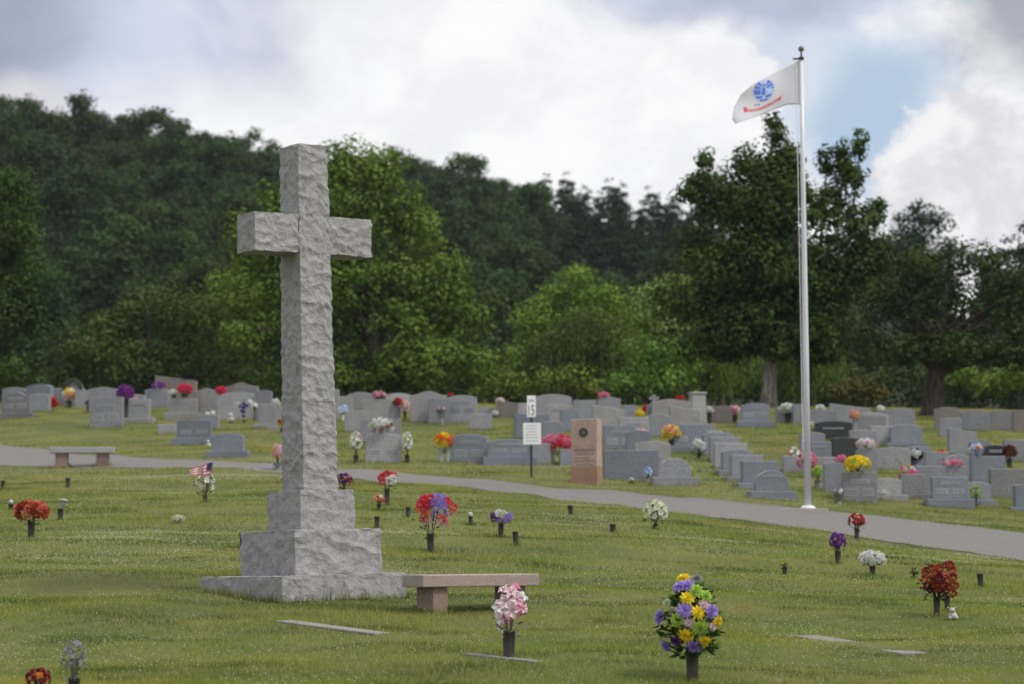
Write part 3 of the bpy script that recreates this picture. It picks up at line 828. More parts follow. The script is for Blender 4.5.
HS = [
 # ---- left block
 ('a2', 1, 26, 387, 407, 'arch', 'gray', -12, 0, '', 'grey arched headstone half hidden behind the leftmost dark headstone'),
 ('a1', 0, 31, 392, 419, 'serp', 'serp', -12, 6, 'n2', 'dark grey headstone at the left edge on a broad low base'),
 ('a3', 24, 54, 384, 407, 'arch', 'blue', -28, 0, '', 'blue grey headstone turned to show its pale right side, behind red flowers'),
 ('a4', 53, 65, 388, 405, 'flat', 'gray', -10, 0, '', 'narrow grey headstone between the blue grey one and the wreathed arched one'),
 ('a5', 62, 84, 381, 406, 'round', 'light', -20, 0, '', 'round topped light headstone with a green wreath over its arch'),
 ('a7', 88, 117, 387, 412, 'arch', 'gray', -6, 0, '', 'arched grey headstone just behind the square one with purple flowers'),
 ('a6', 89, 123, 397, 428, 'flat', 'gray', -6, 0, 'n2', 'square grey headstone flanked by a dark vase of purple flowers'),
 ('a8', 127, 145, 394, 417, 'arch', 'light', -8, 5, '', 'pale arched headstone right of the dark vase with purple flowers'),
 ('b1', 144, 169, 388, 409, 'arch', 'gray', -8, 0, '', 'grey arched headstone topped by a small purple saddle of flowers'),
 ('b2', 154, 197, 375, 406, 'slope', 'tan', -10, 0, '', 'long pinkish tan headstone standing highest at the back on the left'),
 ('b4', 195, 218, 388, 418, 'serp', 'pale', -6, 0, '', 'pale headstone with two small white statues standing before it'),
 ('b3', 168, 197, 398, 420, 'flat', 'pale', -6, 7, 'n', 'pale square headstone with red and white flowers in black pots on top'),
 ('b6', 222, 259, 382, 404, 'apex', 'tan', -10, 0, '', 'tan headstone with a sloping bright top behind the flower cross'),
 ('b5', 216, 258, 392, 420, 'arch', 'light', -6, 0, '', 'wide light grey headstone behind the purple and white flower cross'),
 ('b7', 256, 272, 390, 420, 'arch', 'gray', -8, 0, '', 'narrow grey headstone between the flower cross and the tall stone cross'),
 ('b8', 272, 288, 407, 431, 'arch', 'pale', -8, 5, '', 'small pale headstone just left of the stone cross with a bright bouquet'),
 ('b9', 176, 212, 420, 445, 'flat', 'blue', -8, 7, '2', 'wide blue grey headstone with a carved angel between two pale panels'),
 ('b10', 211, 244, 433, 459, 'arch', 'blue', -6, 8, '', 'smooth dark blue grey headstone on a base nearest the road on the left'),
 # ---- centre left
 ('c1', 326, 339, 389, 420, 'flat', 'light', 0, 0, '', 'light headstone peeking out right behind the shaft of the stone cross'),
 ('c2', 347, 374, 392, 411, 'arch', 'gray', 6, 0, 'd', 'grey headstone in the back row with a smooth darker face'),
 ('c5', 385, 411, 393, 413, 'arch', 'light', 6, 0, '', 'light headstone behind the red and pale pink bouquets'),
 ('c3', 362, 396, 399, 421, 'flat', 'pale', 4, 0, '', 'pale flat topped headstone with pink flowers in a dark pot on top'),
 ('c6', 410, 447, 391, 423, 'serp', 'pale', 4, 0, '', 'large pale headstone with a curved top rising above its row'),
 ('c7', 448, 477, 395, 424, 'arch', 'light', -4, 6, 'n2', 'arched light headstone with a pale name bar and two square panels'),
 ('c8', 360, 401, 419, 442, 'flat', 'gray', 4, 0, '', 'flat grey headstone directly behind the wreathed one with white lilies'),
 ('c9', 365, 402, 433, 463, 'arch', 'light', 4, 0, '2', 'light headstone draped with a white and green wreath between lily vases'),
 ('c10', 451, 488, 434, 463, 'arch', 'blue', -10, 0, 'n2', 'blue grey headstone right of the yellow and orange flowers'),
 # ---- centre
 ('d1', 478, 496, 407, 417, 'arch', 'gray', 0, 0, '', 'low grey headstone with a white ornament at its right end'),
 ('d2', 497, 518, 402, 418, 'arch', 'brown', 0, 0, '', 'brownish headstone in the back row left of the speed sign'),
 ('d3', 517, 537, 403, 426, 'flat', 'light', 8, 0, '', 'light headstone mostly hidden behind the white speed sign'),
 ('d4', 534, 572, 394, 422, 'arch', 'light', 6, 0, '', 'large light headstone rising behind the right of the speed sign'),
 ('d5', 546, 570, 404, 424, 'arch', 'pale', 6, 0, 'n', 'pale headstone with a bright top edge in front of the large light one'),
 ('d6', 514, 550, 414, 439, 'flat', 'blue', 8, 0, '', 'blue grey headstone just behind the lower white notice'),
 ('d8', 530, 551, 443, 466, 'flat', 'gray', 6, 0, '', 'grey headstone between the sign post and the pink and red bouquet'),
 ('d7', 487, 531, 439, 466, 'arch', 'blue', 8, 9, 'n2', 'wide blue grey headstone with a name bar left of the sign post'),
 ('d9', 559, 573, 449, 466, 'arch', 'blue', 6, 0, '', 'small blue grey headstone half behind the pink granite monument'),
 ('e2', 573, 596, 400, 424, 'flat', 'gray', 0, 0, '', 'square grey headstone showing above the top of the pink granite monument'),
 ('e4', 597, 621, 397, 416, 'arch', 'gray', 8, 0, '', 'dark topped headstone with pink flowers at its crown in the far row'),
 ('e3', 592, 625, 405, 430, 'slope', 'pale', 8, 0, '', 'pale slanting headstone right behind the pink granite monument'),
 ('e5', 623, 637, 405, 420, 'arch', 'blue', 8, 0, '', 'small blue grey headstone left of the yellow flowers in the far row'),
 ('e6', 618, 649, 417, 440, 'flat', 'light', 8, 0, 'n', 'light headstone with a pale panel above the dark pot of pink flowers'),
 ('e7', 603, 636, 425, 450, 'flat', 'blue', 8, 0, 'n2', 'blue headstone with two pale panels beside the pink granite monument'),
 ('e8', 634, 671, 441, 464, 'arch', 'pale', 8, 0, '', 'pale arched headstone behind the wide plain blue grey slab'),
 ('e9', 603, 660, 450, 481, 'flat', 'blue', 8, 0, '', 'very wide plain blue grey headstone right beside the pink granite monument'),
 ('e10', 657, 692, 458, 486, 'round', 'gray', 8, 9, '2', 'round shouldered headstone with two panels nearest the road in the centre'),
 ('e11', 647, 662, 403, 424, 'notch', 'gray', 8, 0, '', 'grey headstone with a little stone cross on its top in the far row'),
 ('e12', 651, 692, 399, 425, 'arch', 'pale', 10, 0, '', 'wide pale arched headstone left of the white stone column'),
 ('e13', 669, 701, 406, 433, 'slope', 'pale', 10, 0, '', 'pale sloping headstone just in front of the wide arched one near the column'),
 ('e14', 690, 706, 392, 424, 'column', 'light', 12, 0, '', 'slim upright white granite column with a flat cap'),
 ('e15', 672, 707, 424, 452, 'flat', 'blue', 10, 6, '2', 'blue grey headstone with pale panels right of the peach and yellow flowers'),
 # ---- the row receding behind the road
 ('f0', 711, 732, 406, 424, 'flat', 'brown', 4, 0, '', 'brownish square headstone left of the dark vase of pink flowers'),
 ('f1', 741, 770, 403, 428, 'arch', 'blue', 2, 7, 'n2', 'blue grey arched headstone standing left of the pale tree trunk'),
 ('f8', 702, 735, 432, 456, 'arch', 'blue', 12, 0, '', 'farthest headstone of the tight row running back from the flagpole'),
 ('f7', 709, 741, 437, 462, 'flat', 'gray', 12, 0, '', 'flat grey headstone third from the far end of the tight row'),
 ('f6', 713, 748, 443, 469, 'flat', 'light', 12, 0, '', 'light headstone in the middle of the tight row left of the flagpole'),
 ('f5', 721, 754, 449, 475, 'arch', 'blue', 12, 5, '', 'arched blue headstone of the tight row, behind the pair nearest the road'),
 ('f4', 730, 764, 455, 482, 'flat', 'gray', 12, 5, '', 'grey headstone third from the road in the tight row by the flagpole'),
 ('f3', 741, 779, 461, 489, 'flat', 'blue', 12, 6, '', 'blue grey headstone second from the road in the tight row by the flagpole'),
 ('f2', 754, 790, 470, 500, 'round', 'blue', 10, 9, 'n', 'round topped blue grey headstone at the road end of the tight row'),
 ('f9', 782, 800, 456, 472, 'flat', 'light', 6, 4, '', 'low light headstone below the white and orange flowers left of the flagpole'),
 ('f10', 793, 807, 404, 425, 'flat', 'gray', 4, 0, '', 'grey headstone right of the white umbrella shaped flowers'),
 # ---- right of the pole
 ('g1', 808, 838, 410, 428, 'flat', 'gray', 4, 0, '', 'grey flat headstone just above the black headstone in the back row'),
 ('g2b', 830, 872, 403, 425, 'slope', 'light', -8, 0, '', 'wide light headstone with a slanting top behind the black one'),
 ('g5', 854, 889, 412, 437, 'arch', 'pale', 4, 0, 'd', 'pale wide headstone right of the black one beside peach flowers'),
 ('g6', 885, 916, 408, 430, 'arch', 'gray', 6, 0, '', 'grey headstone behind the broad pale one, left of the dark tree trunk'),
 ('g2', 815, 853, 421, 441, 'low', 'black', 2, 0, 'l', 'polished black headstone with a line of pale lettering'),
 ('g4', 806, 832, 442, 458, 'flat', 'blue', 4, 0, 'n', 'blue grey headstone with a white panel left of the dark green one'),
 ('g3', 831, 860, 437, 458, 'low', 'green', 14, 0, '', 'dark green polished headstone with a bright top edge'),
 ('g7', 890, 923, 424, 448, 'arch', 'blue', 8, 5, '', 'blue grey headstone standing in front of the dark tree trunk'),
 ('g12', 783, 806, 456, 473, 'flat', 'gray', 4, 0, '', 'low grey slab of a headstone close left behind the flagpole'),
 ('g8', 812, 845, 457, 478, 'flat', 'light', 4, 0, '', 'light headstone behind the pale one with yellow green plant beside'),
 ('g13', 857, 878, 448, 472, 'arch', 'gray', 4, 0, '', 'grey headstone crowned with white and pink flowers left of the hearts'),
 ('g11', 877, 911, 447, 470, 'arch', 'light', 2, 0, 'h', 'light headstone carved with two pale hearts'),
 ('g9', 824, 845, 462, 493, 'arch', 'gray', 4, 0, '', 'narrow tall grey headstone left of the big yellow flowers'),
 ('g10', 843, 878, 472, 503, 'flat', 'serp', 2, 0, 'n2', 'mottled grey headstone carrying the big yellow saddle of flowers'),
 # ---- far right
 ('h1', 935, 961, 407, 432, 'arch', 'tan', -6, 0, '', 'tan arched headstone just right of the dark tree trunk'),
 ('h2', 961, 990, 410, 431, 'arch', 'gray', -4, 0, '', 'grey headstone second to the right of the dark tree trunk'),
 ('h3', 989, 1015, 410, 431, 'arch', 'serp', -4, 0, '', 'dark grey headstone near the right edge of the far row'),
 ('h4', 1014, 1040, 410, 433, 'flat', 'tan', -4, 0, '', 'brownish headstone cut by the right edge in the far row'),
 ('h5', 948, 978, 428, 455, 'slope', 'gray', 10, 0, '', 'grey headstone with a bright sloping top behind the orange flowers'),
 ('h6', 984, 1008, 445, 465, 'arch', 'black', 4, 0, 'n', 'dark headstone with a pale name bar beside brown flowers'),
 ('h7', 944, 974, 454, 480, 'serp', 'gray', 4, 0, '', 'grey headstone behind the front double one with pink spray'),
 ('h8', 971, 1007, 456, 487, 'flat', 'blue', 6, 0, '', 'blue grey headstone below the pale blue and orange flowers'),
 ('h9', 915, 968, 466, 496, 'flat', 'gray', 6, 0, '', 'wide grey headstone right of the pink and green bouquet'),
 ('h10', 932, 969, 477, 508, 'flat', 'blue', 4, 9, 'n2', 'blue grey double headstone on a broad base nearest the road on the right'),
 ('h11', 990, 1030, 469, 499, 'flat', 'serp', 6, 0, '', 'dark grey wide headstone by the right edge, second row from the road'),
 ('h12', 1015, 1036, 484, 512, 'arch', 'blue', 4, 5, '', 'blue grey headstone cut by the right edge nearest the road'),
 ('x1', 108, 129, 389, 411, 'flat', 'gray', -8, 0, '', 'grey headstone partly behind the tall dark vase of purple flowers'),
 ('x2', 128, 150, 399, 423, 'flat', 'light', -8, 5, 'n', 'light headstone on a base in front of the pale arched one at the left'),
 ('x3', 157, 177, 424, 434, 'flat', 'light', -6, 0, '', 'very low light slab left of the wide blue grey panelled headstone'),
 ('x4', 196, 219, 414, 430, 'arch', 'gray', -8, 0, '', 'grey headstone top showing just above the dark one nearest the road at left'),
 ('x5', 30, 50, 393, 412, 'arch', 'gray', -10, 0, '', 'grey headstone between the leftmost dark one and the red flowers'),
 ('x6', 74, 92, 390, 408, 'flat', 'light', -10, 0, '', 'light headstone between the wreathed one and the square grey one'),
 ('x7', 234, 258, 386, 408, 'flat', 'gray', -8, 0, '', 'grey headstone in the far row above the flower cross'),
 ('x8', 258, 276, 404, 428, 'flat', 'light', -8, 4, '', 'light headstone left of the bright bouquet by the stone cross'),
 ('x9', 338, 352, 396, 418, 'flat', 'pale', 0, 0, '', 'pale headstone behind the blue and white flowers'),
 ('x10', 428, 450, 398, 424, 'flat', 'gray', 4, 0, '', 'grey headstone squeezed between the large curved one and the panelled arched one'),
 ('x11', 344, 366, 410, 432, 'arch', 'light', 4, 0, '', 'light arched headstone left behind the wreathed one'),
 ('x12', 541, 563, 421, 444, 'arch', 'gray', 8, 5, '', 'grey arched headstone above the red and pink bouquet'),
 ('x13', 560, 580, 409, 432, 'arch', 'blue', 6, 0, '', 'blue grey headstone left above the pink granite monument'),
 ('x14', 470, 492, 414, 430, 'flat', 'light', 0, 0, '', 'low light headstone right of the panelled arched one'),
 ('x15', 626, 652, 430, 455, 'arch', 'blue', 8, 0, '', 'blue grey arched headstone behind the dark pot of pink flowers'),
 ('x16', 644, 672, 414, 437, 'arch', 'gray', 8, 0, '', 'grey headstone left of the pale sloping one near the column'),
 ('x17', 690, 716, 424, 446, 'flat', 'gray', 10, 0, '', 'grey headstone just below the white stone column'),
 ('x18', 698, 724, 430, 451, 'arch', 'light', 12, 0, '', 'light headstone showing past the far end of the tight row'),
 ('x19', 776, 800, 405, 424, 'arch', 'gray', 4, 0, '', 'grey arched headstone behind the white umbrella shaped flowers'),
 ('x20', 800, 826, 432, 452, 'arch', 'gray', 4, 0, '', 'grey headstone directly right of the flagpole beneath the back row'),
 ('x21', 850, 878, 430, 452, 'flat', 'gray', 4, 0, '', 'grey headstone right behind the dark green one'),
 ('x22', 870, 896, 426, 446, 'flat', 'light', 6, 0, '', 'light headstone above the carved hearts'),
 ('x23', 905, 932, 446, 470, 'arch', 'blue', 6, 5, '', 'blue grey headstone right of the carved hearts behind white flowers'),
 ('x24', 925, 950, 452, 476, 'flat', 'gray', 6, 0, '', 'grey headstone behind the orange flowers at the right'),
 ('x25', 900, 926, 474, 499, 'flat', 'serp', 6, 5, '', 'dark mottled headstone behind the pink and green bouquet'),
 ('x26', 970, 992, 440, 462, 'arch', 'blue', 6, 0, '', 'blue grey headstone left of the dark one with the name bar'),
 ('x27', 960, 992, 482, 506, 'arch', 'gray', 6, 6, '', 'grey headstone right behind the yellow green plant'),
 ('x28', 1004, 1030, 440, 462, 'flat', 'gray', 4, 0, '', 'grey headstone behind the brown dried flowers at the right edge'),
 ('x29', 874, 902, 478, 500, 'arch', 'light', 4, 5, '', 'light headstone behind the single orange bloom'),
 ('x30', 940, 962, 418, 438, 'flat', 'gray', -4, 0, '', 'grey headstone in front of the tan arched one by the dark trunk'),
]
for a_ in HS:
    headstone(*a_)

# small extras carved on or lying by the stones
def small_cross(label, key):
    S = STONES[key]
    p = S['p'] + Vector((0, 0, S['h'] - .01))
    b = MB().mat(M['gray']); b.box(-.05, .05, -.05, .05, 0, .26); b.box(-.14, -.048, -.048, .048, .11, .20); b.box(.048, .14, -.048, .048, .11, .20)
    o = b.build('cross_ornament', S['o'], loc=(0, 0, S['h'] - .01))
small_cross('', 'e11')

def flat_marker(label, pa, pb, wid, mat):
    a, b = at(*pa), at(*pb)
    c = (a + b) / 2; d = b - a
    L = math.hypot(d.x, d.y); an = math.atan2(d.y, d.x)
    r = MB().mat(mat); r.box(-L / 2, L / 2, -wid / 2, wid / 2, -.1, .020)
    o = r.build('grave_marker', bevel=.01)
    o.location = (c.x, c.y, c.z); o.rotation_euler = (0, -math.atan2(gz(b.x, b.y) - gz(a.x, a.y), L), an)
    tag(o, label, 'grave marker', 'flat grave markers set in the lawn')
    n = Vector((math.sin(an), -math.cos(an)))
    if n.y > 0: n = -n
    CLEAR.append((c.x + n.x * .05, c.y + n.y * .05, L / 2 - .06, wid / 2 + .01, an))
flat_marker('flat stone grave marker in the grass below the stone cross', (283, 622), (383, 635), .26, M['marker'])
flat_marker('long flat stone grave marker in the grass at the lower right', (805, 637), (915, 655), .30, M['marker'])
flat_marker('flat grave marker under the vase of pink lilies', (466, 655), (540, 663), .14, M['marker'])

# ------------------------------------------------------------------ pink monument
def round_disc(cx, cz, r, n=28):
    return [(cx + r * math.cos(2 * math.pi * i / n), cz + r * math.sin(2 * math.pi * i / n)) for i in range(n)]
def star(cx, cz, r, k=.42):
    return [(cx + (r if i % 2 == 0 else r * k) * math.cos(math.pi / 2 + math.pi * i / 5), cz + (r if i % 2 == 0 else r * k) * math.sin(math.pi / 2 + math.pi * i / 5)) for i in range(10)]
def build_monument():
    p = at(587, 484)
    s = F / p.y
    ya = R(-17)
    th = .42; w = 27.5 / s; h = 65 / s
    r = thing('memorial_monument', 'upright pink granite monument with a dark round emblem above red lower band', 'monument', (p.x, p.y + .2, p.z), ya)
    zb = 17 / s
    b = MB().mat(M['redbase']); b.box(-w / 2, w / 2, -th / 2, th / 2, -.15, zb); b.build('base', r, bevel=.01)
    b = MB().mat(M['pink']); b.box(-w / 2 + .004, w / 2 - .004, -th / 2 + .004, th / 2 - .004, zb + .002, h); b.build('tablet', r, bevel=.012)
    fy = -th / 2
    cx, cz = -.01, h - 13.5 / s
    b = MB().mat(M['bronze']); b.prism(round_disc(cx, cz, 4.6 / s), fy - .012, fy + .02); e = b.build('emblem', r)
    b = MB().mat(M['gold']); b.prism(star(cx, cz, 2.9 / s), fy - .016, fy - .010); b.build('star', e)
    rr = random.Random(4)
    rows = ((27.5, .28, .36, .03), (31, -.36, .40, .055), (35, -.30, .36, .025), (39, -.34, .20, .025), (42, -.36, .38, .025), (45.5, -.30, .34, .025))
    for (dz, xa, xb, hh) in rows:
        x = xa
        q = MB().mat(M['letter'])
        while x < xb:
            ww = rr.uniform(.03, .06)
            q.box(x * w, (x + ww) * w, fy + .001, fy + .012, h - dz / s - hh / 2, h - dz / s + hh / 2)
            x += ww + .03
        q.build('inscription_line', r)
build_monument()

# ------------------------------------------------------------------ lettering helper
def text_mesh(txt):
    c = bpy.data.curves.new("tmp_text", 'FONT'); c.body = txt; c.resolution_u = 3
    o = bpy.data.objects.new("tmp_text", c); COL.objects.link(o)
    dg = bpy.context.evaluated_depsgraph_get()
    me = o.evaluated_get(dg).to_mesh()
    vs = [v.co.copy() for v in me.vertices]; fs = [tuple(p.vertices) for p in me.polygons]
    o.evaluated_get(dg).to_mesh_clear()
    bpy.data.objects.remove(o); bpy.data.curves.remove(c)
    x0 = min(v.x for v in vs); x1 = max(v.x for v in vs); y0 = min(v.y for v in vs); y1 = max(v.y for v in vs)
    return [((v.x - x0) / (x1 - x0), (v.y - y0) / (y1 - y0)) for v in vs], fs
def text_on_plate(txt, x0, x1, z0, z1, y, name, parent, mat):
    vs, fs = text_mesh(txt)
    b = MB().mat(mat)
    b.add([(x0 + (x1 - x0) * u, y, z0 + (z1 - z0) * v) for u, v in vs], fs)
    return b.build(name, parent)

def build_sign():
    p = at(531.5, 477.5)
    s = F / p.y
    r = thing('speed_sign', 'white speed limit sign reading 15 above a white notice on a dark post', 'sign', p, R(2))
    b = MB().mat(M['dark']); b.tube([(0, 0, -.3), (0, 0, 80.5 / s)], .026, 8); b.build('post', r)
    def plate(xa, xb, ya, yb, nm):
        q = MB().mat(M['white'])
        X0, X1, Z0, Z1 = (xa - 531.5) / s, (xb - 531.5) / s, (477.5 - yb) / s, (477.5 - ya) / s
        q.box(X0, X1, -.036, -.028, Z0, Z1)
        return q.build(nm, r, bevel=.002), (X0, X1, Z0, Z1)
    a, (X0, X1, Z0, Z1) = plate(527.3, 536, 395.6, 417.2, 'speed_plate')
    w, h = X1 - X0, Z1 - Z0
    text_on_plate('15', X0 + .16 * w, X1 - .16 * w, Z0 + .08 * h, Z0 + .55 * h, -.0375, 'number', a, M['signtext'])
    text_on_plate('MPH', X0 + .22 * w, X1 - .22 * w, Z0 + .70 * h, Z0 + .82 * h, -.0375, 'lettering', a, M['signtext'])
    a, (X0, X1, Z0, Z1) = plate(523.3, 541.2, 423, 444.6, 'notice_plate')
    w, h = X1 - X0, Z1 - Z0
    for k in range(6):
        q = MB().mat(M['signgrey'])
        z = Z1 - h * (.13 + .14 * k)
        rr = random.Random(k); x = .14 + rr.uniform(0, .08); e = .86 - rr.uniform(0, .12)
        while x < e:
            ww = min(rr.uniform(.06, .14), e - x); q.box(X0 + x * w, X0 + (x + ww) * w, -.0385, -.034, z - .012, z + .012); x += ww + .04
        q.build('notice_line', a)
build_sign()

# ------------------------------------------------------------------ flagpole and flag
POLE = at(808, 510.5)
def build_pole():
    s = F / POLE.y
    H = 456 / s
    r = thing('flagpole', 'tall white tapered metal flagpole at the road edge', 'flagpole', POLE)
    b = MB().mat(M['concrete'])
    b.box(-.62, .36, -.35, .40, -.2, .035); b.build('footing', r, bevel=.01)
    b = MB().mat(M['pole']); b.lathe([(.16, .036), (.16, .05), (.11, .10)], 20); b.build('collar', r, True)
    b = MB().mat(M['pole']); b.tube([(0, 0, .037), (0, 0, H * .35), (0, 0, H * .7), (0, 0, H)], [.068, .064, .050, .038], 18); b.build('pole', r, True)
    b = MB().mat(M['dark']); b.lathe([(.055, H + .002), (.055, H + .05), (.02, H + .07), (.014, H + .17)], 14)
    b.box(-.17, -.0535, -.02, .02, H + .005, H + .035); b.build('truck', r)
    b = MB().mat(M['gold'])
    b.lathe([(.005, H + .165)] + [(.062 * math.sin(math.pi * i / 12), H + .225 - .062 * math.cos(math.pi * i / 12)) for i in range(1, 12)] + [(.004, H + .289)], 18)
    b.build('ball_finial', r, True)
    b = MB().mat(M['white'])
    b.tube([(-.115, -.01, H + .01), (-.10, -.03, H * .6), (-.095, -.05, H * .25), (-.085, -.06, 1.3)], .007, 5); b.build('rope', r)
    b = MB().mat(M['steel']); b.box(-.11, -.06, -.09, .02, 1.2, 1.4); b.build('cleat', r)
build_pole()
def flag_pt(x, y, off=0.0):
    """a point on the hanging cloth seen at pixel x,y; the cloth swings in depth with distance from the pole"""
    d = (799.0 - x) / 66.0
    dep = .16 * math.sin(d * 5.2 + .4) * (.25 + d) - .35 * d + .05 * math.sin((y - 60) / 9 + d * 4) * d
    return at_depth(x, y, POLE.y - .02 + dep - off)
def build_flag():
    ta = [0, .25, .48, .66, .84, 1.0]; tp = [(799.3, 60), (774, 72.2), (753.5, 83.3), (741, 94.2), (734.2, 107), (732.2, 119.0)]
    ba = [0, .18, .36, .58, .80, 1.0]; bp = [(799.6, 104.3), (787, 104.6), (774, 109.6), (760, 115.2), (746, 119.8), (735.5, 123.6)]
    def cv(a, A, Pp):
        return (np.interp(a, A, [p[0] for p in Pp]), np.interp(a, A, [p[1] for p in Pp]))
    na, nb = 44, 26
    vs = []
    for i in range(na + 1):
        a = i / na
        t = cv(a, ta, tp); b = cv(a, ba, bp)
        for j in range(nb + 1):
            k = j / nb
            x = b[0] + (t[0] - b[0]) * k; y = b[1] + (t[1] - b[1]) * k
            vs.append(flag_pt(x, y))
    fs = [(i * (nb + 1) + j, (i + 1) * (nb + 1) + j, (i + 1) * (nb + 1) + j + 1, i * (nb + 1) + j + 1) for i in range(na) for j in range(nb)]
    root = thing('flag', 'white flag with blue seal and red scroll flying left from the tall flagpole', 'flag', flag_pt(799, 82))
    inv = Vector(root.location)
    def piece(name, polys, mat, off, parent=root, shell=0):
        b = MB().mat(mat)
        for poly in polys:
            # fan of small triangles so that the print follows the cloth
            n = len(poly)
            cx = sum(p[0] for p in poly) / n; cy = sum(p[1] for p in poly) / n
            pts = [flag_pt(cx, cy, off) - inv] + [flag_pt(x, y, off) - inv for x, y in poly]
            b.add(pts, [(0, 1 + i, 1 + (i + 1) % n) for i in range(n)])
        return b.build(name, parent)
    b = MB().mat(M['cloth']); b.add([v - inv for v in vs], fs)
    o = b.build('cloth', root, True)
    sd = o.modifiers.new("thickness", 'SOLIDIFY'); sd.thickness = .004; sd.offset = 0
    b = MB().mat(M['cloth'])
    tt = [flag_pt(799.5, y) - inv for y in (59.5, 70, 82, 94, 104.6)]
    b.tube(tt, .018, 6); b.build('hoist_band', root)
    for yy in (61, 103):
        q = flag_pt(800.5, yy) - inv
        b = MB().mat(M['dark']); b.tube([q, q + Vector((.05, 0, 0))], .012, 6); b.build('clip', root)
    # seal: a trophy of arms - a central plate with banners fanned to both sides
    C = (763.8, 90.3)
    def T(pts): return [(C[0] + x * .97 + y * .0, C[1] - y * .97 + x * -.18) for x, y in pts]
    sh = []
    sh.append(T([(-1.6, -5), (1.6, -5), (2.1, 0), (1.5, 3.2), (-1.5, 3.2), (-2.1, 0)]))
    sh.append(T([(-.9, 4), (.9, 4), (1.3, 6), (0, 8.2), (-1.3, 6)]))
    for sx in (-1, 1):
        sh.append(T([(sx * 2.8, -4), (sx * 9.8, -2.5), (sx * 10.5, 2.5), (sx * 3.2, .8)][::sx]))
        sh.append(T([(sx * 3, 1.6), (sx * 10.2, 3.6), (sx * 8.4, 7.2), (sx * 2.6, 3.2)][::sx]))
        sh.append(T([(sx * 2.2, 3.9), (sx * 7.6, 7.9), (sx * 4.6, 10), (sx * 1.7, 5.2)][::sx]))
        sh.append(T([(sx * 1.6, -5.6), (sx * 8.6, -4.4), (sx * 7, -7.4), (sx * 2.2, -8.2)][::sx]))
        sh.append(T([(sx * .3, -8.8), (sx * 4.8, -9.2), (sx * 3, -10.8), (sx * .3, -10.8)][::sx]))
    disc = [[(C[0] + 10.9 * math.cos(t) * (1), C[1] + 10.9 * math.sin(t) - .18 * 10.9 * math.cos(t)) for t in [2 * math.pi * i / 28 for i in range(28)]]]
    e = piece('seal', disc, M['sealpale'], .006)
    piece('seal_device', sh, M['seal'], .010, e)
    piece('date_mark', [[(C[0] - 9 + 3 * i, C[1] + 12.4 - .18 * (3 * i - 9)), (C[0] - 7.4 + 3 * i, C[1] + 12.4 - .18 * (3 * i - 9)), (C[0] - 7.4 + 3 * i, C[1] + 14 - .18 * (3 * i - 9)), (C[0] - 9 + 3 * i, C[1] + 14 - .18 * (3 * i - 9))] for i in range(2)], M['seal'], .006, e)
    # red scroll under the seal
    def sc(t):    # centre line, 0..1
        x = 744.6 + t * 36; y = 110.2 - 12.4 * t + 4.6 * math.sin(math.pi * t) * (1 - .35 * t)
        return x, y
    pol = []
    for i in range(18):
        a, b_ = sc(i / 18), sc((i + 1) / 18)
        wd = 1.35
        pol.append([(a[0], a[1] - wd), (b_[0], b_[1] - wd), (b_[0], b_[1] + wd), (a[0], a[1] + wd)][::-1])
    pol.append([(743.2, 107.2), (746.6, 106.8), (748, 111.5), (744.4, 112.6)])
    pol.append([(779.6, 98.8), (782.4, 93.6), (781, 98.5), (780.6, 100.2)])
    e2 = piece('scroll', pol, M['scroll'], .006)
    tv, tf = text_mesh('UNITED STATES ARMY')
    b = MB().mat(M['flagwhite']); q = []
    for u_, v_ in tv:
        x, y = sc(.08 + .84 * u_); q.append(flag_pt(x, y + .75 - 1.5 * v_, .010) - inv)
    b.add(q, tf); b.build('scroll_lettering', e2)
build_flag()

# ------------------------------------------------------------------ flowers
def petal(vs, fs, base, tip, side, w, up, curl=0.0):
    o = len(vs)
    m = (base + tip) / 2 + up * curl
    vs += [base, m + side * w, tip, m - side * w]
    fs.append((o, o + 1, o + 2, o + 3))
def blossom_mesh(kind, col):
    key = f'blossom_{kind}_{col}'
    if key in bpy.data.meshes: return bpy.data.meshes[key]
    vs, fs = [], []
    rr = random.Random(kind)
    Z = Vector((0, 0, 1))
    if kind == 'lily':
        for i in range(6):
            a = math.pi / 3 * i + rr.uniform(-.15, .15)
            d = Vector((math.cos(a), math.sin(a), 0)); sd = Vector((-math.sin(a), math.cos(a), 0))
            petal(vs, fs, d * .08, d * 1.0 + Z * (.15 if i % 2 else -.05), sd, .30, Z, .28)
    elif kind == 'mum':
        for ring, (n, r, zt, w) in enumerate(((11, 1.0, .05, .24), (9, .78, .30, .22), (7, .5, .48, .2), (5, .25, .55, .14))):
            for i in range(n):
                a = 2 * math.pi * (i + .5 * (ring % 2)) / n + rr.uniform(-.1, .1)
                d = Vector((math.cos(a), math.sin(a), 0)); sd = Vector((-math.sin(a), math.cos(a), 0))
                petal(vs, fs, d * .05 + Z * .1, d * r * rr.uniform(.9, 1.05) + Z * zt, sd, w, Z, .12)
    else:
        n = 84
        for i in range(n):
            z = 1 - 1.6 * (i + .5) / n; a = 2.39996 * i
            k = math.sqrt(1 - z * z)
            q = (Vector((math.cos(a) * k, math.sin(a) * k, z)) + Vector((rr.uniform(-.2, .2), rr.uniform(-.2, .2), rr.uniform(-.2, .2)))).normalized()
            s1 = q.cross(Vector((rr.uniform(-1, 1), rr.uniform(-1, 1), rr.uniform(-1, 1)))).normalized(); s2 = q.cross(s1)
            c = q * rr.uniform(.30, .70)
            tip = q * rr.uniform(.85, 1.25) + s2 * rr.uniform(-.3, .3)
            petal(vs, fs, c, tip, s1, rr.uniform(.16, .26), s2, rr.uniform(-.1, .1))
    b = MB().mat(M['p_' + col]); b.add(vs, fs)
    return b.mesh(key)
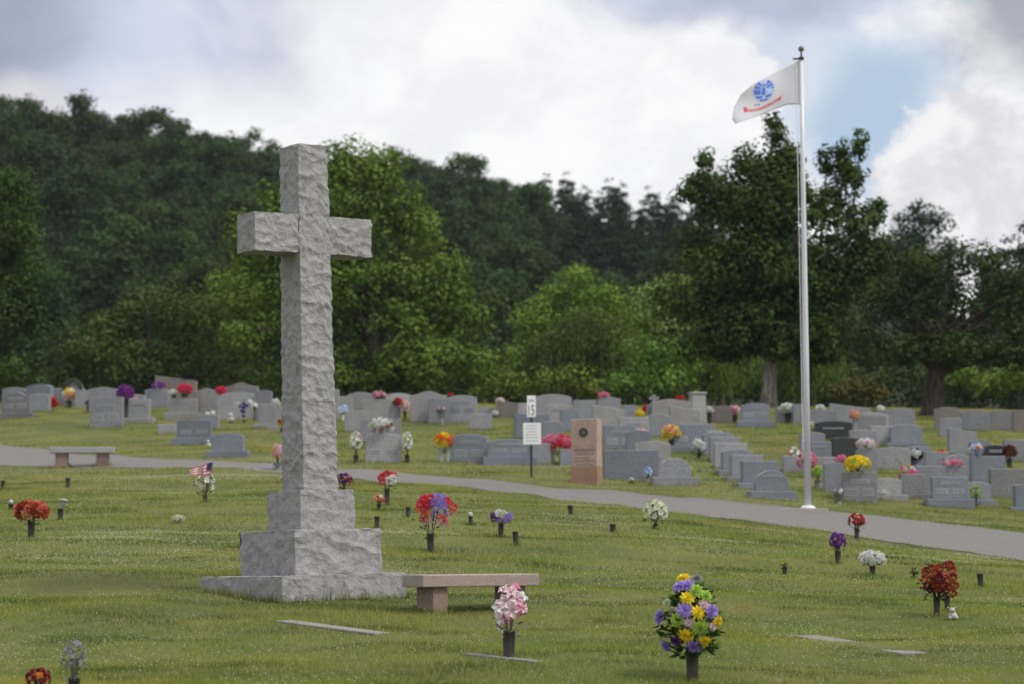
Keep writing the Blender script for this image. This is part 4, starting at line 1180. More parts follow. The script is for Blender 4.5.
def leaves_mesh(name, rx, ry, z0, z1, n, size, mat, seed, stems=True, root_z=0.0):
    rr = random.Random(seed)
    b = MB().mat(mat)
    for i in range(n):
        a = rr.uniform(0, 2 * math.pi); k = math.sqrt(rr.random()); t = rr.random()
        f = math.sin(math.pi * (.15 + .8 * t)) * .92
        c = Vector((rx * k * f * math.cos(a), ry * k * f * math.sin(a), z0 + (z1 - z0) * t))
        d = (Vector((math.cos(a), math.sin(a), rr.uniform(-.5, .9)))).normalized()
        sd = d.cross(Vector((rr.uniform(-1, 1), rr.uniform(-1, 1), 1))).normalized()
        L = size * rr.uniform(.6, 1.3)
        b.add([c, c + d * L * .5 + sd * L * .22, c + d * L, c + d * L * .5 - sd * L * .22], [(0, 1, 2, 3)])
    if stems:
        for i in range(6):
            a = i * 1.05
            b.tube([(0, 0, root_z), (rx * .35 * math.cos(a), ry * .35 * math.sin(a), z0 + (z1 - z0) * .6)], .006, 4, False)
    return b
def vase_mb(h, r, mat, kind='cone'):
    b = MB().mat(mat)
    if kind == 'urn':
        b.lathe([(r * .75, -.05), (r * .8, h * .12), (r * .45, h * .22), (r * .5, h * .35), (r, h * .7), (r * 1.1, h * .95), (r * 1.25, h), (r * 1.05, h), (r * .9, h * .9)], 16)
    else:
        b.lathe([(r * .84, -.06), (r * .84, h * .05), (r * .90, h * .5), (r * .97, h * .93), (r * 1.03, h * .94), (r * 1.03, h), (r * .90, h), (r * .85, h * .80)], 16)
    return b
def flowers(label, x, yb, vase, w, h, cols, kind='puff', name='flower_vase', cat='flowers', group=None, on=None, dz=0.0, explicit=None, leaf='stem', vmat='bronze', vr=None, vkind='cone', gap=0, leafn=None, seed=None, second=None, fwd=0.0):
    """a bunch of cloth flowers: in a vase staked in the ground, or resting on a headstone (on=key)"""
    seed = seed if seed is not None else int(x * 7 + (yb or 3))
    rr = random.Random(seed)
    if on:
        S = STONES[on]
        s = S['s']; lx = (x - S['xc']) / s
        ca, sa = math.cos(S['yaw']), math.sin(S['yaw'])
        lx = max(-S['w'] * .47, min(S['w'] * .47, lx))
        loc = S['p'] + Vector((lx * ca, lx * sa, S['top'](lx) - .015))
    else:
        p = at(x, yb); s = F / p.y; loc = p + Vector((0, fwd, 0)); loc.z = gz(loc.x, loc.y)
        if vase: FRINGE.append((loc.x, loc.y, .05, .05, 0, .07, 260))
    r = thing(name, label, cat, loc, 0, group)
    vh = vase / s; g = gap / s
    if vase:
        rad = vr / s if vr else .052
        if second is not None:
            for xx in (0, second / s):
                q = vase_mb(vh, rad, M[vmat], vkind).build('vase', r, True); q.location = (xx, 0, 0)
        else:
            vase_mb(vh, rad, M[vmat], vkind).build('vase', r, True)
    z0 = vh * .8 + g; rx, ry, rz = w / s / 2, w / s / 2 * .85, h / s / 2
    zc = vh * .92 + g + rz
    off = (second / s / 2) if second is not None else 0
    n = leafn if leafn is not None else max(14, int(80 * min(1.5, (w / 20))))
    L = .105 if w > 50 else max(.045, min(.075, rx * .5))
    if n:
        lv = leaves_mesh('foliage', rx, ry, min(z0, zc - rz * .9), zc + rz * .75, n, L, M[leaf], seed, root_z=max(0, vh * .5))
        q = lv.build('foliage', r); q.location.x = off
    pts = []
    if explicit:
        for (px, py, col, sz) in explicit:
            lx = (px - x) / s; lz = (yb - py) / s
            k = 1 - (lx / (rx * 1.05)) ** 2 - ((lz - zc) / (rz * 1.05)) ** 2
            d = math.sqrt(max(k, .02))
            pos = Vector((lx, -ry * d, lz)); nr = Vector((lx / rx, -max(d, .35) * 1.2, (lz - zc) / rz)).normalized()
            pts.append((pos, nr, col, sz / s))
        back = [c for (_, _, c, _) in explicit]
        for i in range(len(explicit) // 2):
            a = rr.uniform(.15, math.pi - .15); t = rr.uniform(-.7, .9)
            k = math.sqrt(1 - t * t)
            nr = Vector((math.cos(a) * k, math.sin(a) * k, t))
            pts.append((Vector((nr.x * rx * .7, nr.y * ry * .7, zc + nr.z * rz * .7)), nr, rr.choice(back), explicit[0][3] / s * .9))
    else:
        seq = []
        for (c, nn, sz) in cols: seq += [(c, sz * .88)] * int(nn * 1.4 + .5)
        rr.shuffle(seq)
        N = len(seq)
        ph = rr.uniform(0, 6)
        for i, (c, sz) in enumerate(seq):
            z = 1 - 1.5 * (i + .5) / N
            a = 2.39996 * i + ph
            k = math.sqrt(max(0, 1 - z * z))
            nr = Vector((math.cos(a) * k, math.sin(a) * k, z))
            shrink = max(.35, 1 - sz / max(w, 1) * .8)
            pts.append((Vector((nr.x * rx * shrink + off, nr.y * ry * shrink, zc + nr.z * rz * shrink)), nr, c, sz / s))
    for pos, nr, c, sz in pts:
        o = link('blossom', blossom_mesh(kind, c), r)
        o.location = pos
        o.rotation_euler = (nr + Vector((rr.uniform(-.2, .2), rr.uniform(-.2, .2), rr.uniform(-.1, .2)))).to_track_quat('Z', 'Y').to_euler()
        o.scale = (sz, sz, sz)
    return r
LAWN = 'flower vases staked in the front lawn'
BACK = 'flowers left among the headstones'
TOPS = 'flowers resting on top of headstones'
# ---- front lawn
flowers('bouquet of pale pink lilies with faded greenery in a bronze vase beside the brown bench', 509, 658, 27, 34, 46, None, 'lily', leaf='stemgrey', vr=6.6, group=LAWN,
        explicit=[(511, 593, 'palepink', 9), (506, 602, 'palepink', 9.5), (517, 600, 'palepink', 9), (520, 606, 'pink', 7), (500, 607, 'white', 9), (511, 611, 'palepink', 9.5), (523, 597, 'white', 7), (504, 590, 'palepink', 7), (516, 588, 'pink', 6), (501, 630, 'white', 5), (505, 637, 'white', 4.5), (524, 609, 'palepink', 6)], leafn=60)
flowers('large tall bouquet of yellow, lilac and lime green flowers in a dark vase', 692.5, 681, 29, 62, 76, None, 'mum', vr=6.6, group=LAWN, leafn=420,
        explicit=[(684, 580, 'yellow', 8.6), (680, 588, 'lilac', 9.2), (687, 587, 'lilac', 9.2), (695, 592, 'lime', 9.2), (687, 599, 'yellow', 8.6), (705, 597, 'lime', 8.0), (697, 580, 'grey', 6.9), (684, 611, 'lilac', 9.8), (697, 613, 'yellow', 8.6), (710, 612, 'lilac', 9.2), (661, 618, 'lilac', 9.8), (677, 620, 'lime', 9.2), (699, 628, 'lime', 10.3), (716, 622, 'yellow', 7.5), (711, 627, 'palepink', 5.8), (685, 635, 'yellow', 9.2), (704, 641, 'yellow', 8.0), (693, 646, 'lilac', 9.8), (667, 646, 'lilac', 8.6), (675, 641, 'purple', 6.9), (667, 604, 'palegreen', 5.8), (687, 623, 'palepink', 5.2), (703, 605, 'palepink', 6.3), (717, 644, 'lime', 5.8)])
flowers('red and lilac dome of flowers above an orange and pink bunch in one bronze vase', 430.5, 552.5, 19, 44, 46, None, 'puff', vr=3.8, group=LAWN, gap=0, leafn=60,
        explicit=[(421, 505, 'pinkred', 4.6), (424, 500, 'pinkred', 4.6), (428, 504, 'pinkred', 4.6), (424, 509, 'pinkred', 4.2), (431, 499, 'pinkred', 4.4), (437, 498, 'lilac', 4.4), (434, 503, 'lilac', 4.6), (440, 503, 'lilac', 4.6), (437, 508, 'lilac', 4.4), (443, 499, 'lilac', 4.2), (444, 507, 'lilac', 4.4), (447, 502, 'pinkred', 4.4), (450, 505, 'coral', 4.4), (454, 508, 'pinkred', 4), (452, 512, 'coral', 3.6),
                  (424, 516, 'coral', 3.4), (428, 515, 'orange', 3.2), (422, 520, 'coral', 3), (427, 520, 'pink', 3.2), (424, 523, 'palepink', 2.6), (440, 517, 'coral', 3.2), (444, 519, 'coral', 3.2), (440, 521, 'palepink', 3), (446, 523, 'pink', 3), (442, 525, 'palepink', 2.6)])
flowers('round bunch of white, lilac and dark purple flowers in a slim vase', 501, 537.5, 14, 21, 14, None, 'puff', vr=2.9, group=LAWN, leafn=16,
        explicit=[(494, 519, 'purple', 4), (493, 516, 'purple', 3.5), (499, 514, 'white', 4.5), (503, 515, 'cream', 4.5), (506, 519, 'lilac', 4.5), (509, 517, 'lilac', 4), (499, 520, 'lilac', 3.5)])
flowers('loose white and pale green bouquet set low in the grass below the road', 655.5, 529, 5, 26, 25, [('palegreen', 7, 4.6), ('cream', 6, 4.6), ('white', 5, 4)], 'lily', vr=2.5, group=LAWN, leafn=60)
flowers('red and white ball of flowers on a tall bronze vase beyond the stone cross', 387, 505.5, 17, 20, 14, None, 'puff', vr=2.8, group=LAWN, leafn=14,
        explicit=[(382, 478, 'red', 4.5), (386, 475, 'red', 4.5), (383, 482, 'pinkred', 4), (391, 476, 'red', 4), (393, 479, 'white', 4.2), (389, 481, 'white', 4.2), (394, 476, 'pinkred', 3.6)])
flowers('small orange, cream and pink posy in a little vase right of the stone cross', 379, 511, 7, 12, 10, [('peach', 4, 3), ('cream', 2, 2.6), ('coral', 3, 3)], 'mum', vr=2.4, group=LAWN, leafn=14)
flowers('dark red and navy bunch low in the grass right behind the cross shaft', 344, 491, 3, 18, 15, [('maroon', 5, 3.4), ('navy', 6, 3.4), ('pinkred', 3, 2.6)], 'mum', vr=2.4, group=LAWN, leafn=26, leaf='stemdark')
flowers('tiny pale yellow bunch lying in the grass left of the stone cross', 178.5, 523, 0, 14, 8, [('cream', 7, 2.8), ('palegreen', 3, 2.4)], 'mum', name='flower_bunch', group=LAWN, leafn=16)
flowers('rusty orange and red dome of flowers in a dark vase at the far left', 31, 539.5, 18, 33, 21, [('rust', 9, 5), ('coral', 8, 4.6), ('peach', 4, 3.8), ('darkred', 4, 4.4)], 'puff', vr=3.8, group=LAWN, leafn=30, leaf='stemdark')
flowers('bright red flowers in a bronze vase standing against the road on the right', 857, 542, 14, 17, 16, [('red', 9, 3.4), ('coral', 3, 2.8), ('white', 2, 2.2), ('darkred', 3, 3)], 'mum', vr=2.6, group=LAWN, leafn=26)
flowers('deep purple upright bunch in a dark vase on the right', 838, 564, 13, 17, 20, [('purple', 12, 3.4), ('violet', 6, 3.2), ('lilac', 2, 2.6)], 'mum', vr=3.2, group=LAWN, leafn=24, leaf='stemdark')
flowers('white hydrangea ball of flowers in a short vase on the right', 872.5, 575, 9, 25, 14, [('white', 9, 4.6), ('cream', 4, 4.2)], 'puff', vr=3.2, group=LAWN, leafn=30)
flowers('tall rust, maroon and orange autumn bouquet in a dark vase at the lower right', 937, 616, 18, 36, 42, None, 'puff', vr=3.6, group=LAWN, leafn=90, leaf='stemdark',
        explicit=[(949, 566, 'darkred', 5), (951, 571, 'rust', 5), (938, 569, 'rust', 5), (934, 573, 'rust', 5), (929, 580, 'rust', 5), (926, 586, 'maroon', 5), (933, 584, 'rust', 4.5), (937, 578, 'maroon', 5), (943, 575, 'coral', 4), (946, 581, 'rust', 5), (952, 578, 'darkred', 4.5), (955, 586, 'rust', 4.5), (942, 586, 'darkred', 5), (936, 589, 'rust', 4.5), (948, 588, 'rust', 4.5), (953, 594, 'rust', 4.5), (929, 590, 'maroon', 4), (940, 594, 'brown', 4.5)])
flowers('faded red and yellow flowers cut off by the bottom left corner', 38, 709, 22, 26, 20, [('darkred', 7, 5), ('orange', 2, 4), ('maroon', 4, 5)], 'mum', vr=6, group=LAWN, leafn=20, leaf='stemdark')
flowers('faded grey bouquet with drooping leaves at the bottom left corner', 74, 700, 22, 24, 42, [('grey', 9, 6)], 'lily', vr=6.2, group=LAWN, leafn=70, leaf='stemgrey')
flowers('small round dark green sprig in the grass left of the autumn bouquet', 914, 580, 3, 8, 9, [('brown', 3, 1.6)], 'mum', vr=2, group=LAWN, leafn=50, leaf='stemdark')
us = flowers('bunch of white lilies with dark leaves and small striped flags by the road', 205, 503, 8, 20, 26, [('white', 10, 4.2)], 'lily', vr=2.6, group=LAWN, leafn=70, leaf='stemdark')

def stick_flag(label, px, yb, corners, canton):
    """small striped flag on a stick pushed into the bunch; corners: top-hoist, bottom-hoist, bottom-fly, top-fly as pixels"""
    p = at(px, yb); s = F / p.y
    r = thing('stick_flag', label, 'flag', p, 0, 'small striped flags in the white lilies')
    loc = [Vector(((x - px) / s, -.10 + .05 * i, (yb - y) / s)) for i, (x, y) in enumerate(corners)]
    b = MB().mat(M['gold']); b.tube([(0, 0, .0), loc[1] , loc[0] + Vector((0, 0, .01))], .006, 5); b.build('stick', r)
    def S(a, k):
        q = (loc[1] * (1 - a) + loc[2] * a) * (1 - k) + (loc[0] * (1 - a) + loc[3] * a) * k
        return q + Vector((0, .03 * math.sin(a * 7), .012 * math.sin(a * 6)))
    n = 10
    b = MB()
    for st in range(7 if True else 0):
        b.mat(M['flagred'] if st % 2 == 0 else M['flagwhite'])
        for i in range(n):
            a0, a1 = i / n, (i + 1) / n; k0, k1 = st / 7, (st + 1) / 7
            if canton and a0 < .42 and k0 > .4: b.mat(M['flagblue'])
            else: b.mat(M['flagred'] if st % 2 == 0 else M['flagwhite'])
            b.add([S(a0, k0), S(a1, k0), S(a1, k1), S(a0, k1)], [(0, 1, 2, 3)])
    o = b.build('cloth', r)
    sd = o.modifiers.new("thickness", 'SOLIDIFY'); sd.thickness = .003
stick_flag('small flag drooping left from the white lilies, its stripes showing', 205, 503.4, [(203, 467), (203, 475.5), (190, 475), (188, 468)], False)
stick_flag('small flag with its dark blue corner raised over the white lilies', 206, 503.2, [(213, 463), (211, 476), (199, 476), (201, 465)], True)

# ---- empty bronze vases in the front lawn
def empty_vase(label, x, yb, h, w, extra=None):
    p = at(x, yb); s = F / p.y
    FRINGE.append((p.x, p.y, .05, .05, 0, .07, 260))
    r = thing('grave_vase', label, 'vase', p, 0, 'empty bronze grave vases')
    v = vase_mb(h / s, w / s / 2, M['bronze']); o = v.build('vase', r, True)
    r.rotation_euler = (R(random.uniform(-3, 3)), R(random.uniform(-4, 4)), 0)
    if extra == 'cap':
        b = MB().mat(M['steel']); z = h / s
        b.lathe([(.030, z - .02), (.034, z + .10), (.038, z + .12), (.075, z + .125), (.075, z + .15), (.03, z + .155)], 14); q = b.build('upturned_liner', r, True)
        q.rotation_euler = (0, R(6), 0)
    if extra == 'lid':
        b = MB().mat(M['plaster']); z = h / s
        b.lathe([(.035, z - .01), (.04, z + .05), (.02, z + .07)], 12); b.build('pale_plug', r, True)
    if extra == 'stub':
        b = leaves_mesh('dead_stems', .04, .04, h / s * .9, h / s * 1.25, 22, .05, M['stemdark'], 5); b.build('dead_stems', r)
empty_vase('empty bronze vase halfway between the purple posy and the brown bench', 516, 545.5, 14, 6)
empty_vase('empty vase in the grass just below the road, left of the loose pale bouquet', 571, 517.5, 12, 5.4)
empty_vase('short flared empty vase nearest left of the loose pale bouquet', 613, 533.5, 9.5, 6.4)
empty_vase('empty vase right below the small orange posy near the stone cross', 377, 528.5, 12, 5.4)
empty_vase('empty dark vase between the orange posy and the red and lilac bouquet', 408, 517.5, 10.5, 5.2)
empty_vase('small grey rimmed empty vase left of the white and purple bunch', 471, 525, 8.5, 4.6, 'lid')
empty_vase('empty vase with an upturned metal liner on top at the left', 60, 521.5, 13, 6, 'cap')
empty_vase('empty vase standing alone below the pale grey bench', 68, 488, 10, 5)
empty_vase('empty vase at the very left edge of the lawn', 2.5, 488.5, 8, 4.6)
empty_vase('empty vase with a pale plug just left of the rusty orange flowers', 11, 512, 8, 5.5, 'lid')
empty_vase('empty dark vase by itself at the right edge of the lawn', 981, 588.5, 15, 6.6)
empty_vase('leaning vase with burnt stubs of stems right of the yellow and lilac bouquet', 785, 576, 9, 5, 'stub')
empty_vase('empty vase close to the left side of the stone cross base', 242.5, 547, 14, 5.6)
empty_vase('second vase beside the tall autumn bouquet', 947, 612, 16, 6)

def figurine(label, x, yb, h, group=None):
    p = at(x, yb); s = F / p.y; H = h / s
    b = MB().mat(M['plaster'])
    def blob(c, r, n=10):
        b.lathe([(r[0] * math.sin(math.pi * i / n) + .0005, c[2] - r[1] * math.cos(math.pi * i / n)) for i in range(n + 1)], 12, (c[0], c[1], 0))
    blob((0, 0, H * .30), (H * .38, H * .34)); blob((-.01, -.02, H * .76), (H * .25, H * .24))
    blob((-H * .26, -.03, H * .16), (H * .14, H * .15)); blob((H * .26, -.03, H * .16), (H * .14, H * .15))
    b.lathe([(H * .02, H * .9), (H * .09, H * .96), (H * .02, H * 1.06)], 8, (-.05, 0, 0)); b.lathe([(H * .02, H * .9), (H * .09, H * .96), (H * .02, H * 1.06)], 8, (.03, 0, 0))
    o = b.build('figurine', smooth=True); o.location = (p.x, p.y - .12, gz(p.x, p.y - .12))
    tag(o, label, 'figurine', group)
figurine('small pale seated figurine at the foot of the autumn bouquet', 951, 617.5, 12)

# ---- among and upon the headstones
def B(label, *a, **k): return flowers(label, *a, group=BACK, **k)
def T(label, *a, **k): return flowers(label, *a, group=TOPS, name='flower_saddle', **k)
B('red flowers low before the blue grey headstone at the left', 49, 411, 3, 15, 10, [('red', 6, 4), ('darkred', 3, 4), ('white', 1, 2)], leafn=10)
B('dark navy flowers beside the red ones at the left edge', 36, 410, 2, 9, 8, [('navy', 4, 2.6), ('maroon', 3, 2.6)], leafn=10, leaf='stemdark')
B('orange and white flowers in a dark vase before the wreathed round headstone', 69, 408, 7, 13, 13, [('peach', 5, 3.2), ('white', 3, 3), ('yellow', 2, 2.6)], leafn=14, vr=2.6)
B('purple flowers in a tall black vase beside the square grey headstone', 125, 419, 20, 16, 14, [('violet', 9, 3.6), ('purple', 3, 3.4)], leafn=24, leaf='stemdark', vr=3.6, vmat='dark')
B('pinkish white blossoms low right of the purple flowers', 133, 417, 15, 9, 7, [('palepink', 4, 2.8), ('white', 3, 2.6)], leafn=8, vmat='dark', vr=2.6)
B('dark empty looking vase left of the square grey headstone', 88, 412, 6, 5, 6, [('black', 3, 2)], leafn=14, leaf='stemdark', vmat='dark')
T('small purple saddle of flowers on the arched grey headstone', 158, None, 0, 13, 6, [('violet', 6, 2.6), ('lilac', 2, 2)], on='b1', leafn=10)
T('dark dried spray on the long pinkish tan headstone', 187, None, 0, 9, 7, [('black', 5, 2.6)], on='b2', leafn=24, leaf='stemdark')
T('red flowers in a black pot on the pale square headstone', 184, None, 5, 14, 9, [('pinkred', 7, 3.4)], on='b3', leafn=14, leaf='stemdark', vmat='dark', vr=3.6)
T('white flowers in a black pot on the pale square headstone', 173, None, 4, 8, 5, [('white', 5, 2.4)], on='b3', leafn=6, leaf='stemdark', vmat='dark', vr=2.4)
T('red flowers on the left end of the wide light headstone', 220, None, 0, 10, 8, [('pinkred', 6, 3)], on='b5', leafn=8)
B('cross shaped stand of navy flowers tipped with white lilies', 244, 423, 3, 10, 20, [('navy', 9, 2.6), ('white', 3, 2.6), ('purple', 3, 2.4)], kind='mum', leafn=0, vr=1.4, explicit=[(244, 404, 'navy', 2.6), (244, 408, 'navy', 2.6), (244, 412, 'navy', 2.4), (244, 416, 'purple', 2.4), (240.5, 406.5, 'purple', 2.6), (247.5, 406, 'purple', 2.6), (237.5, 404, 'white', 3), (250.5, 402, 'white', 3.2), (244, 401, 'grey', 2.6)])
B('white flowers on a tall thin stick right of the navy flower cross', 254.5, 423, 16, 7, 6, [('white', 4, 2.8)], kind='lily', leafn=4, vr=.6, vmat='dark')
B('white flowers in a dark pot left of the stone cross', 275, 414, 8, 9, 7, [('white', 5, 2.8)], leafn=8, leaf='stemdark', vmat='dark', vr=3)
B('red and yellow posy close to the left of the cross shaft', 282, 433, 4, 8, 12, [('red', 3, 2.4), ('yellow', 4, 2.6), ('lime', 2, 2.4)], leafn=12)
B('pink flowers in a grey stone urn just left of the cross foot', 277.5, 471, 8, 10, 20, [('palepink', 6, 3), ('peach', 4, 2.8)], leafn=14, vmat='gray', vr=4, vkind='urn')
B('blue and white flowers right behind the cross shaft', 343, 421, 6, 11, 11, [('blue', 6, 2.8), ('white', 4, 2.8)], kind='lily', leafn=10, vmat='white', vr=1)
T('pink flowers in a dark pot on the pale flat headstone', 379, None, 2, 12, 6, [('pink', 5, 2.6), ('palepink', 2, 2.2)], on='c3', leafn=8, vmat='dark', vr=2)
B('red topped dark bouquet between the two pale headstones', 398, 421, 15, 9, 9, [('red', 4, 2.6), ('brown', 3, 2.6)], leafn=14, leaf='stemdark', vmat='gray', vr=2.4)
B('faded pink bouquet right of the red topped one', 405, 421, 9, 10, 12, [('palepink', 6, 2.8), ('peach', 3, 2.4)], leafn=10, vmat='dark', vr=1.6)
T('tiny red bud on the arched light headstone with panels', 451, None, 0, 6, 4, [('red', 3, 1.8)], on='c7', leafn=5)
B('small grey statue like faded bouquet left of the arched headstone with panels', 441, 425, 10, 8, 9, [('grey', 5, 2.6), ('palepink', 2, 2)], leafn=8, vmat='gray', vr=3, leaf='stemgrey')
T('white and green wreath of flowers over the light headstone', 381, None, 0, 24, 15, [('white', 9, 3.2), ('palegreen', 4, 2.8), ('rust', 3, 2.4)], on='c9', leafn=60)
B('white lilies in the left vase of the wreathed headstone', 356, 464, 9, 13, 26, [('white', 9, 3.4), ('palepink', 3, 2.8)], kind='lily', leafn=34, leaf='stemdark', vmat='bronze', vr=2.6)
B('white lilies in the right vase of the wreathed headstone', 407, 463, 8, 11, 26, [('white', 9, 3.4), ('cream', 3, 2.8)], kind='lily', leafn=34, leaf='stemdark', vmat='dark', vr=2.6)
B('yellow and orange flowers in two grey vases left of a blue headstone', 441, 462, 14, 18, 15, [('orange', 6, 4), ('yellow', 6, 4)], leafn=20, vmat='steel', vr=2.3, second=7)
B('white ornament flowers at the end of the low grey headstone', 495, 418, 2, 6, 5, [('white', 4, 2.2)], leafn=4)
T('pale pink flowers on the brownish headstone', 500, None, 0, 8, 5, [('palepink', 4, 2.4), ('cream', 2, 2)], on='d2', leafn=5)
B('dark dried bouquet in a vase left behind the speed sign', 517, 428, 7, 5, 8, [('black', 4, 2)], leafn=20, leaf='stemdark', vmat='dark', vr=2)
B('dark dried bouquet in a vase right behind the white notice', 548.5, 443, 6, 6, 14, [('black', 4, 2), ('grey', 2, 2)], leafn=30, leaf='stemdark', vmat='gray', vr=3)
B('big red and pink bouquet across two grey vases left of the pink monument', 552.5, 464, 14, 29, 15, [('pinkred', 8, 4.6), ('pink', 7, 4.4), ('cream', 1, 3)], leafn=34, vmat='steel', vr=2.4, second=9.5, leaf='stemdark')
B('small pink and orange posy above the left shoulder of the pink monument', 570.5, 424, 8, 8, 8, [('pink', 4, 2.4), ('orange', 2, 2)], leafn=8, vmat='dark', vr=1.3)
T('pink flowers on the crown of the dark topped headstone', 604, None, 0, 11, 5, [('pink', 6, 2.6)], on='e4', leafn=6)
B('yellow flowers in the far row right of the small blue headstone', 639.5, 421, 3, 8, 8, [('yellow', 5, 2.6)], leafn=8)
B('pink flowers in a dark pot in front of the light panelled headstone', 642, 447, 8, 12, 10, [('pink', 6, 3.2), ('palepink', 3, 3)], leafn=14, leaf='stemdark', vmat='dark', vr=3.6)
B('pale blue flowers before the very wide plain slab', 647, 482, 5, 9, 13, [('blue', 7, 2.8), ('white', 2, 2.2)], kind='lily', leafn=12, vr=1.4, vmat='steel', fwd=-.35)
B('tiny white blossom at the foot of the very wide plain slab', 631, 482.5, 2, 4, 4, [('white', 3, 1.6)], leafn=4, fwd=-.3)
B('yellow green sprig against the round shouldered headstone', 690.5, 484, 5, 6, 15, [('lime', 5, 2.2), ('cream', 3, 2)], leafn=14, vr=1.2, fwd=-.25)
B('red flowers beside the headstone topped by a little cross', 648, 420, 6, 11, 9, [('red', 6, 3)], leafn=8, leaf='stemdark')
T('red flowers on the wide pale arched headstone', 681, None, 0, 9, 4, [('red', 4, 2.4)], on='e12', leafn=5)
B('peach and yellow dome of flowers in a dark vase in the centre', 671.5, 452, 12, 17, 15, [('peach', 7, 3.8), ('yellow', 5, 3.6)], leafn=22, leaf='stemdark', vmat='dark', vr=2.6)
B('black bowed bunch with white centre near the far end of the tight row', 710, 445, 10, 9, 10, [('black', 6, 2.6), ('white', 2, 2.4)], leafn=14, leaf='stemdark', vmat='dark', vr=2)
B('white flowers with dark leaves left of the tight row', 699, 459, 6, 13, 14, [('white', 7, 2.8)], leafn=36, leaf='stemdark', vmat='dark', vr=2)
B('white flowers in a dark vase right of the white stone column', 709.5, 424, 11, 7, 7, [('white', 4, 2.6)], leafn=10, leaf='stemdark', vmat='dark', vr=2.4)
B('pink flowers in a dark vase right of the brownish square headstone', 735, 424, 9, 13, 9, [('pink', 4, 3), ('palepink', 5, 3)], leafn=16, leaf='stemdark', vmat='dark', vr=2.8)
B('white umbrella shaped heap of flowers right of the pale tree trunk', 788, 424, 10, 16, 10, [('white', 9, 3.6), ('palegreen', 3, 3)], leafn=14, leaf='stemdark', vmat='dark', vr=3)
B('white and orange lilies on the low light headstone left of the flagpole', 792, 469, 6, 16, 18, [('white', 7, 3.2), ('orange', 3, 2.8), ('grey', 2, 2.6)], kind='lily', leafn=26, leaf='stemdark', vmat='dark', vr=2, fwd=-.3)
B('two pink bunches standing either side of the flagpole', 807, 478, 8, 19, 18, [('pink', 10, 3.4), ('palepink', 6, 3.2), ('maroon', 4, 3)], leafn=24, leaf='stemdark', vmat='gray', vr=3)
B('yellow green leafy plant right of the flagpole', 818, 488, 8, 11, 14, [('lime', 8, 3), ('palegreen', 4, 2.8)], leafn=26, vmat='gray', vr=4)
B('pale yellow flowers right of the flagpole in the far row', 813, 438, 8, 7, 8, [('cream', 5, 2.8)], leafn=6, vmat='gray', vr=1.4)
T('white flowers on the grey flat headstone in the back row', 821, None, 0, 8, 5, [('white', 5, 2.6)], on='g1', leafn=5)
B('peach flowers beside the right end of the black headstone', 855, 436, 16, 10, 11, [('peach', 6, 3), ('pink', 2, 2.4)], leafn=8, vmat='gray', vr=1.6)
B('white flowers behind the broad pale headstone at the right', 881, 425, 12, 7, 8, [('white', 4, 2.8)], leafn=4, vmat='gray', vr=1.6)
T('big yellow saddle of flowers on the mottled grey headstone', 859, None, 0, 27, 17, [('yellow', 18, 4.4), ('lime', 4, 3.6)], kind='mum', on='g10', leafn=60)
T('pink flowers on the narrow tall headstone left of the yellow saddle', 843, None, 0, 12, 8, [('pink', 6, 3)], on='g9', leafn=8)
T('white and pink flowers on the headstone left of the hearts', 867, None, 0, 18, 9, [('white', 7, 3), ('palepink', 5, 3)], on='g13', leafn=12)
B('grey stone urn with a white bow left of the mottled grey headstone', 839, 504, 9, 9, 6, [('white', 3, 2.4), ('grey', 3, 2.4)], leafn=8, vmat='serp', vr=4.6, vkind='urn')
B('single orange bloom right of the mottled grey headstone', 893.5, 499, 7, 6, 6, [('orange', 4, 2.4)], leafn=8, vr=1)
B('low white posy right of the mottled grey headstone', 883, 499, 2, 14, 7, [('white', 6, 2.6), ('palepink', 2, 2.4)], leafn=10)
B('pink and green bouquet on a grey urn left of the wide grey headstone', 908.5, 495, 13, 17, 17, [('pink', 9, 3.8), ('lime', 3, 3), ('white', 2, 2.8)], leafn=26, vmat='gray', vr=5, vkind='urn')
B('white flowers with a black heart right of the carved hearts', 915.5, 470, 9, 14, 12, [('white', 7, 3.2), ('black', 4, 3)], leafn=18, leaf='stemdark', vmat='gray', vr=3)
B('orange flowers in front of the grey headstone with the bright sloping top', 942, 470, 11, 12, 9, [('orange', 7, 3), ('red', 3, 2.8)], leafn=8, vmat='gray', vr=3)
T('pale blue and white flowers over an orange bloom on a blue grey headstone', 978, None, 0, 13, 13, [('white', 5, 3), ('blue', 4, 3), ('orange', 3, 2.8)], on='h8', leafn=10)
B('brown dried bouquet by the dark headstone at the right', 1010, 468, 9, 13, 14, [('brown', 9, 3.4), ('rust', 3, 3)], leafn=20, leaf='stemdark', vmat='dark', vr=2.4)
T('pink spray of flowers lying on the front double headstone', 955, None, 0, 18, 6, [('pink', 8, 3), ('palepink', 2, 2.6)], on='h9', leafn=14, leaf='stemdark')
B('yellow green leafy plant right of the front double headstone', 976, 508, 4, 12, 20, [('lime', 6, 2.4)], leafn=60, vr=2)
figurine('small white angel statue left of the navy flower cross', 231.5, 422, 9)
figurine('small white statue, left one of the two before a pale headstone', 208, 422, 10, 'pair of statues by a pale headstone')
figurine('small white statue, right one of the two before a pale headstone', 213.5, 422, 11, 'pair of statues by a pale headstone')
figurine('small dark angel statue before the wide blue grey panelled headstone', 209, 447, 7)

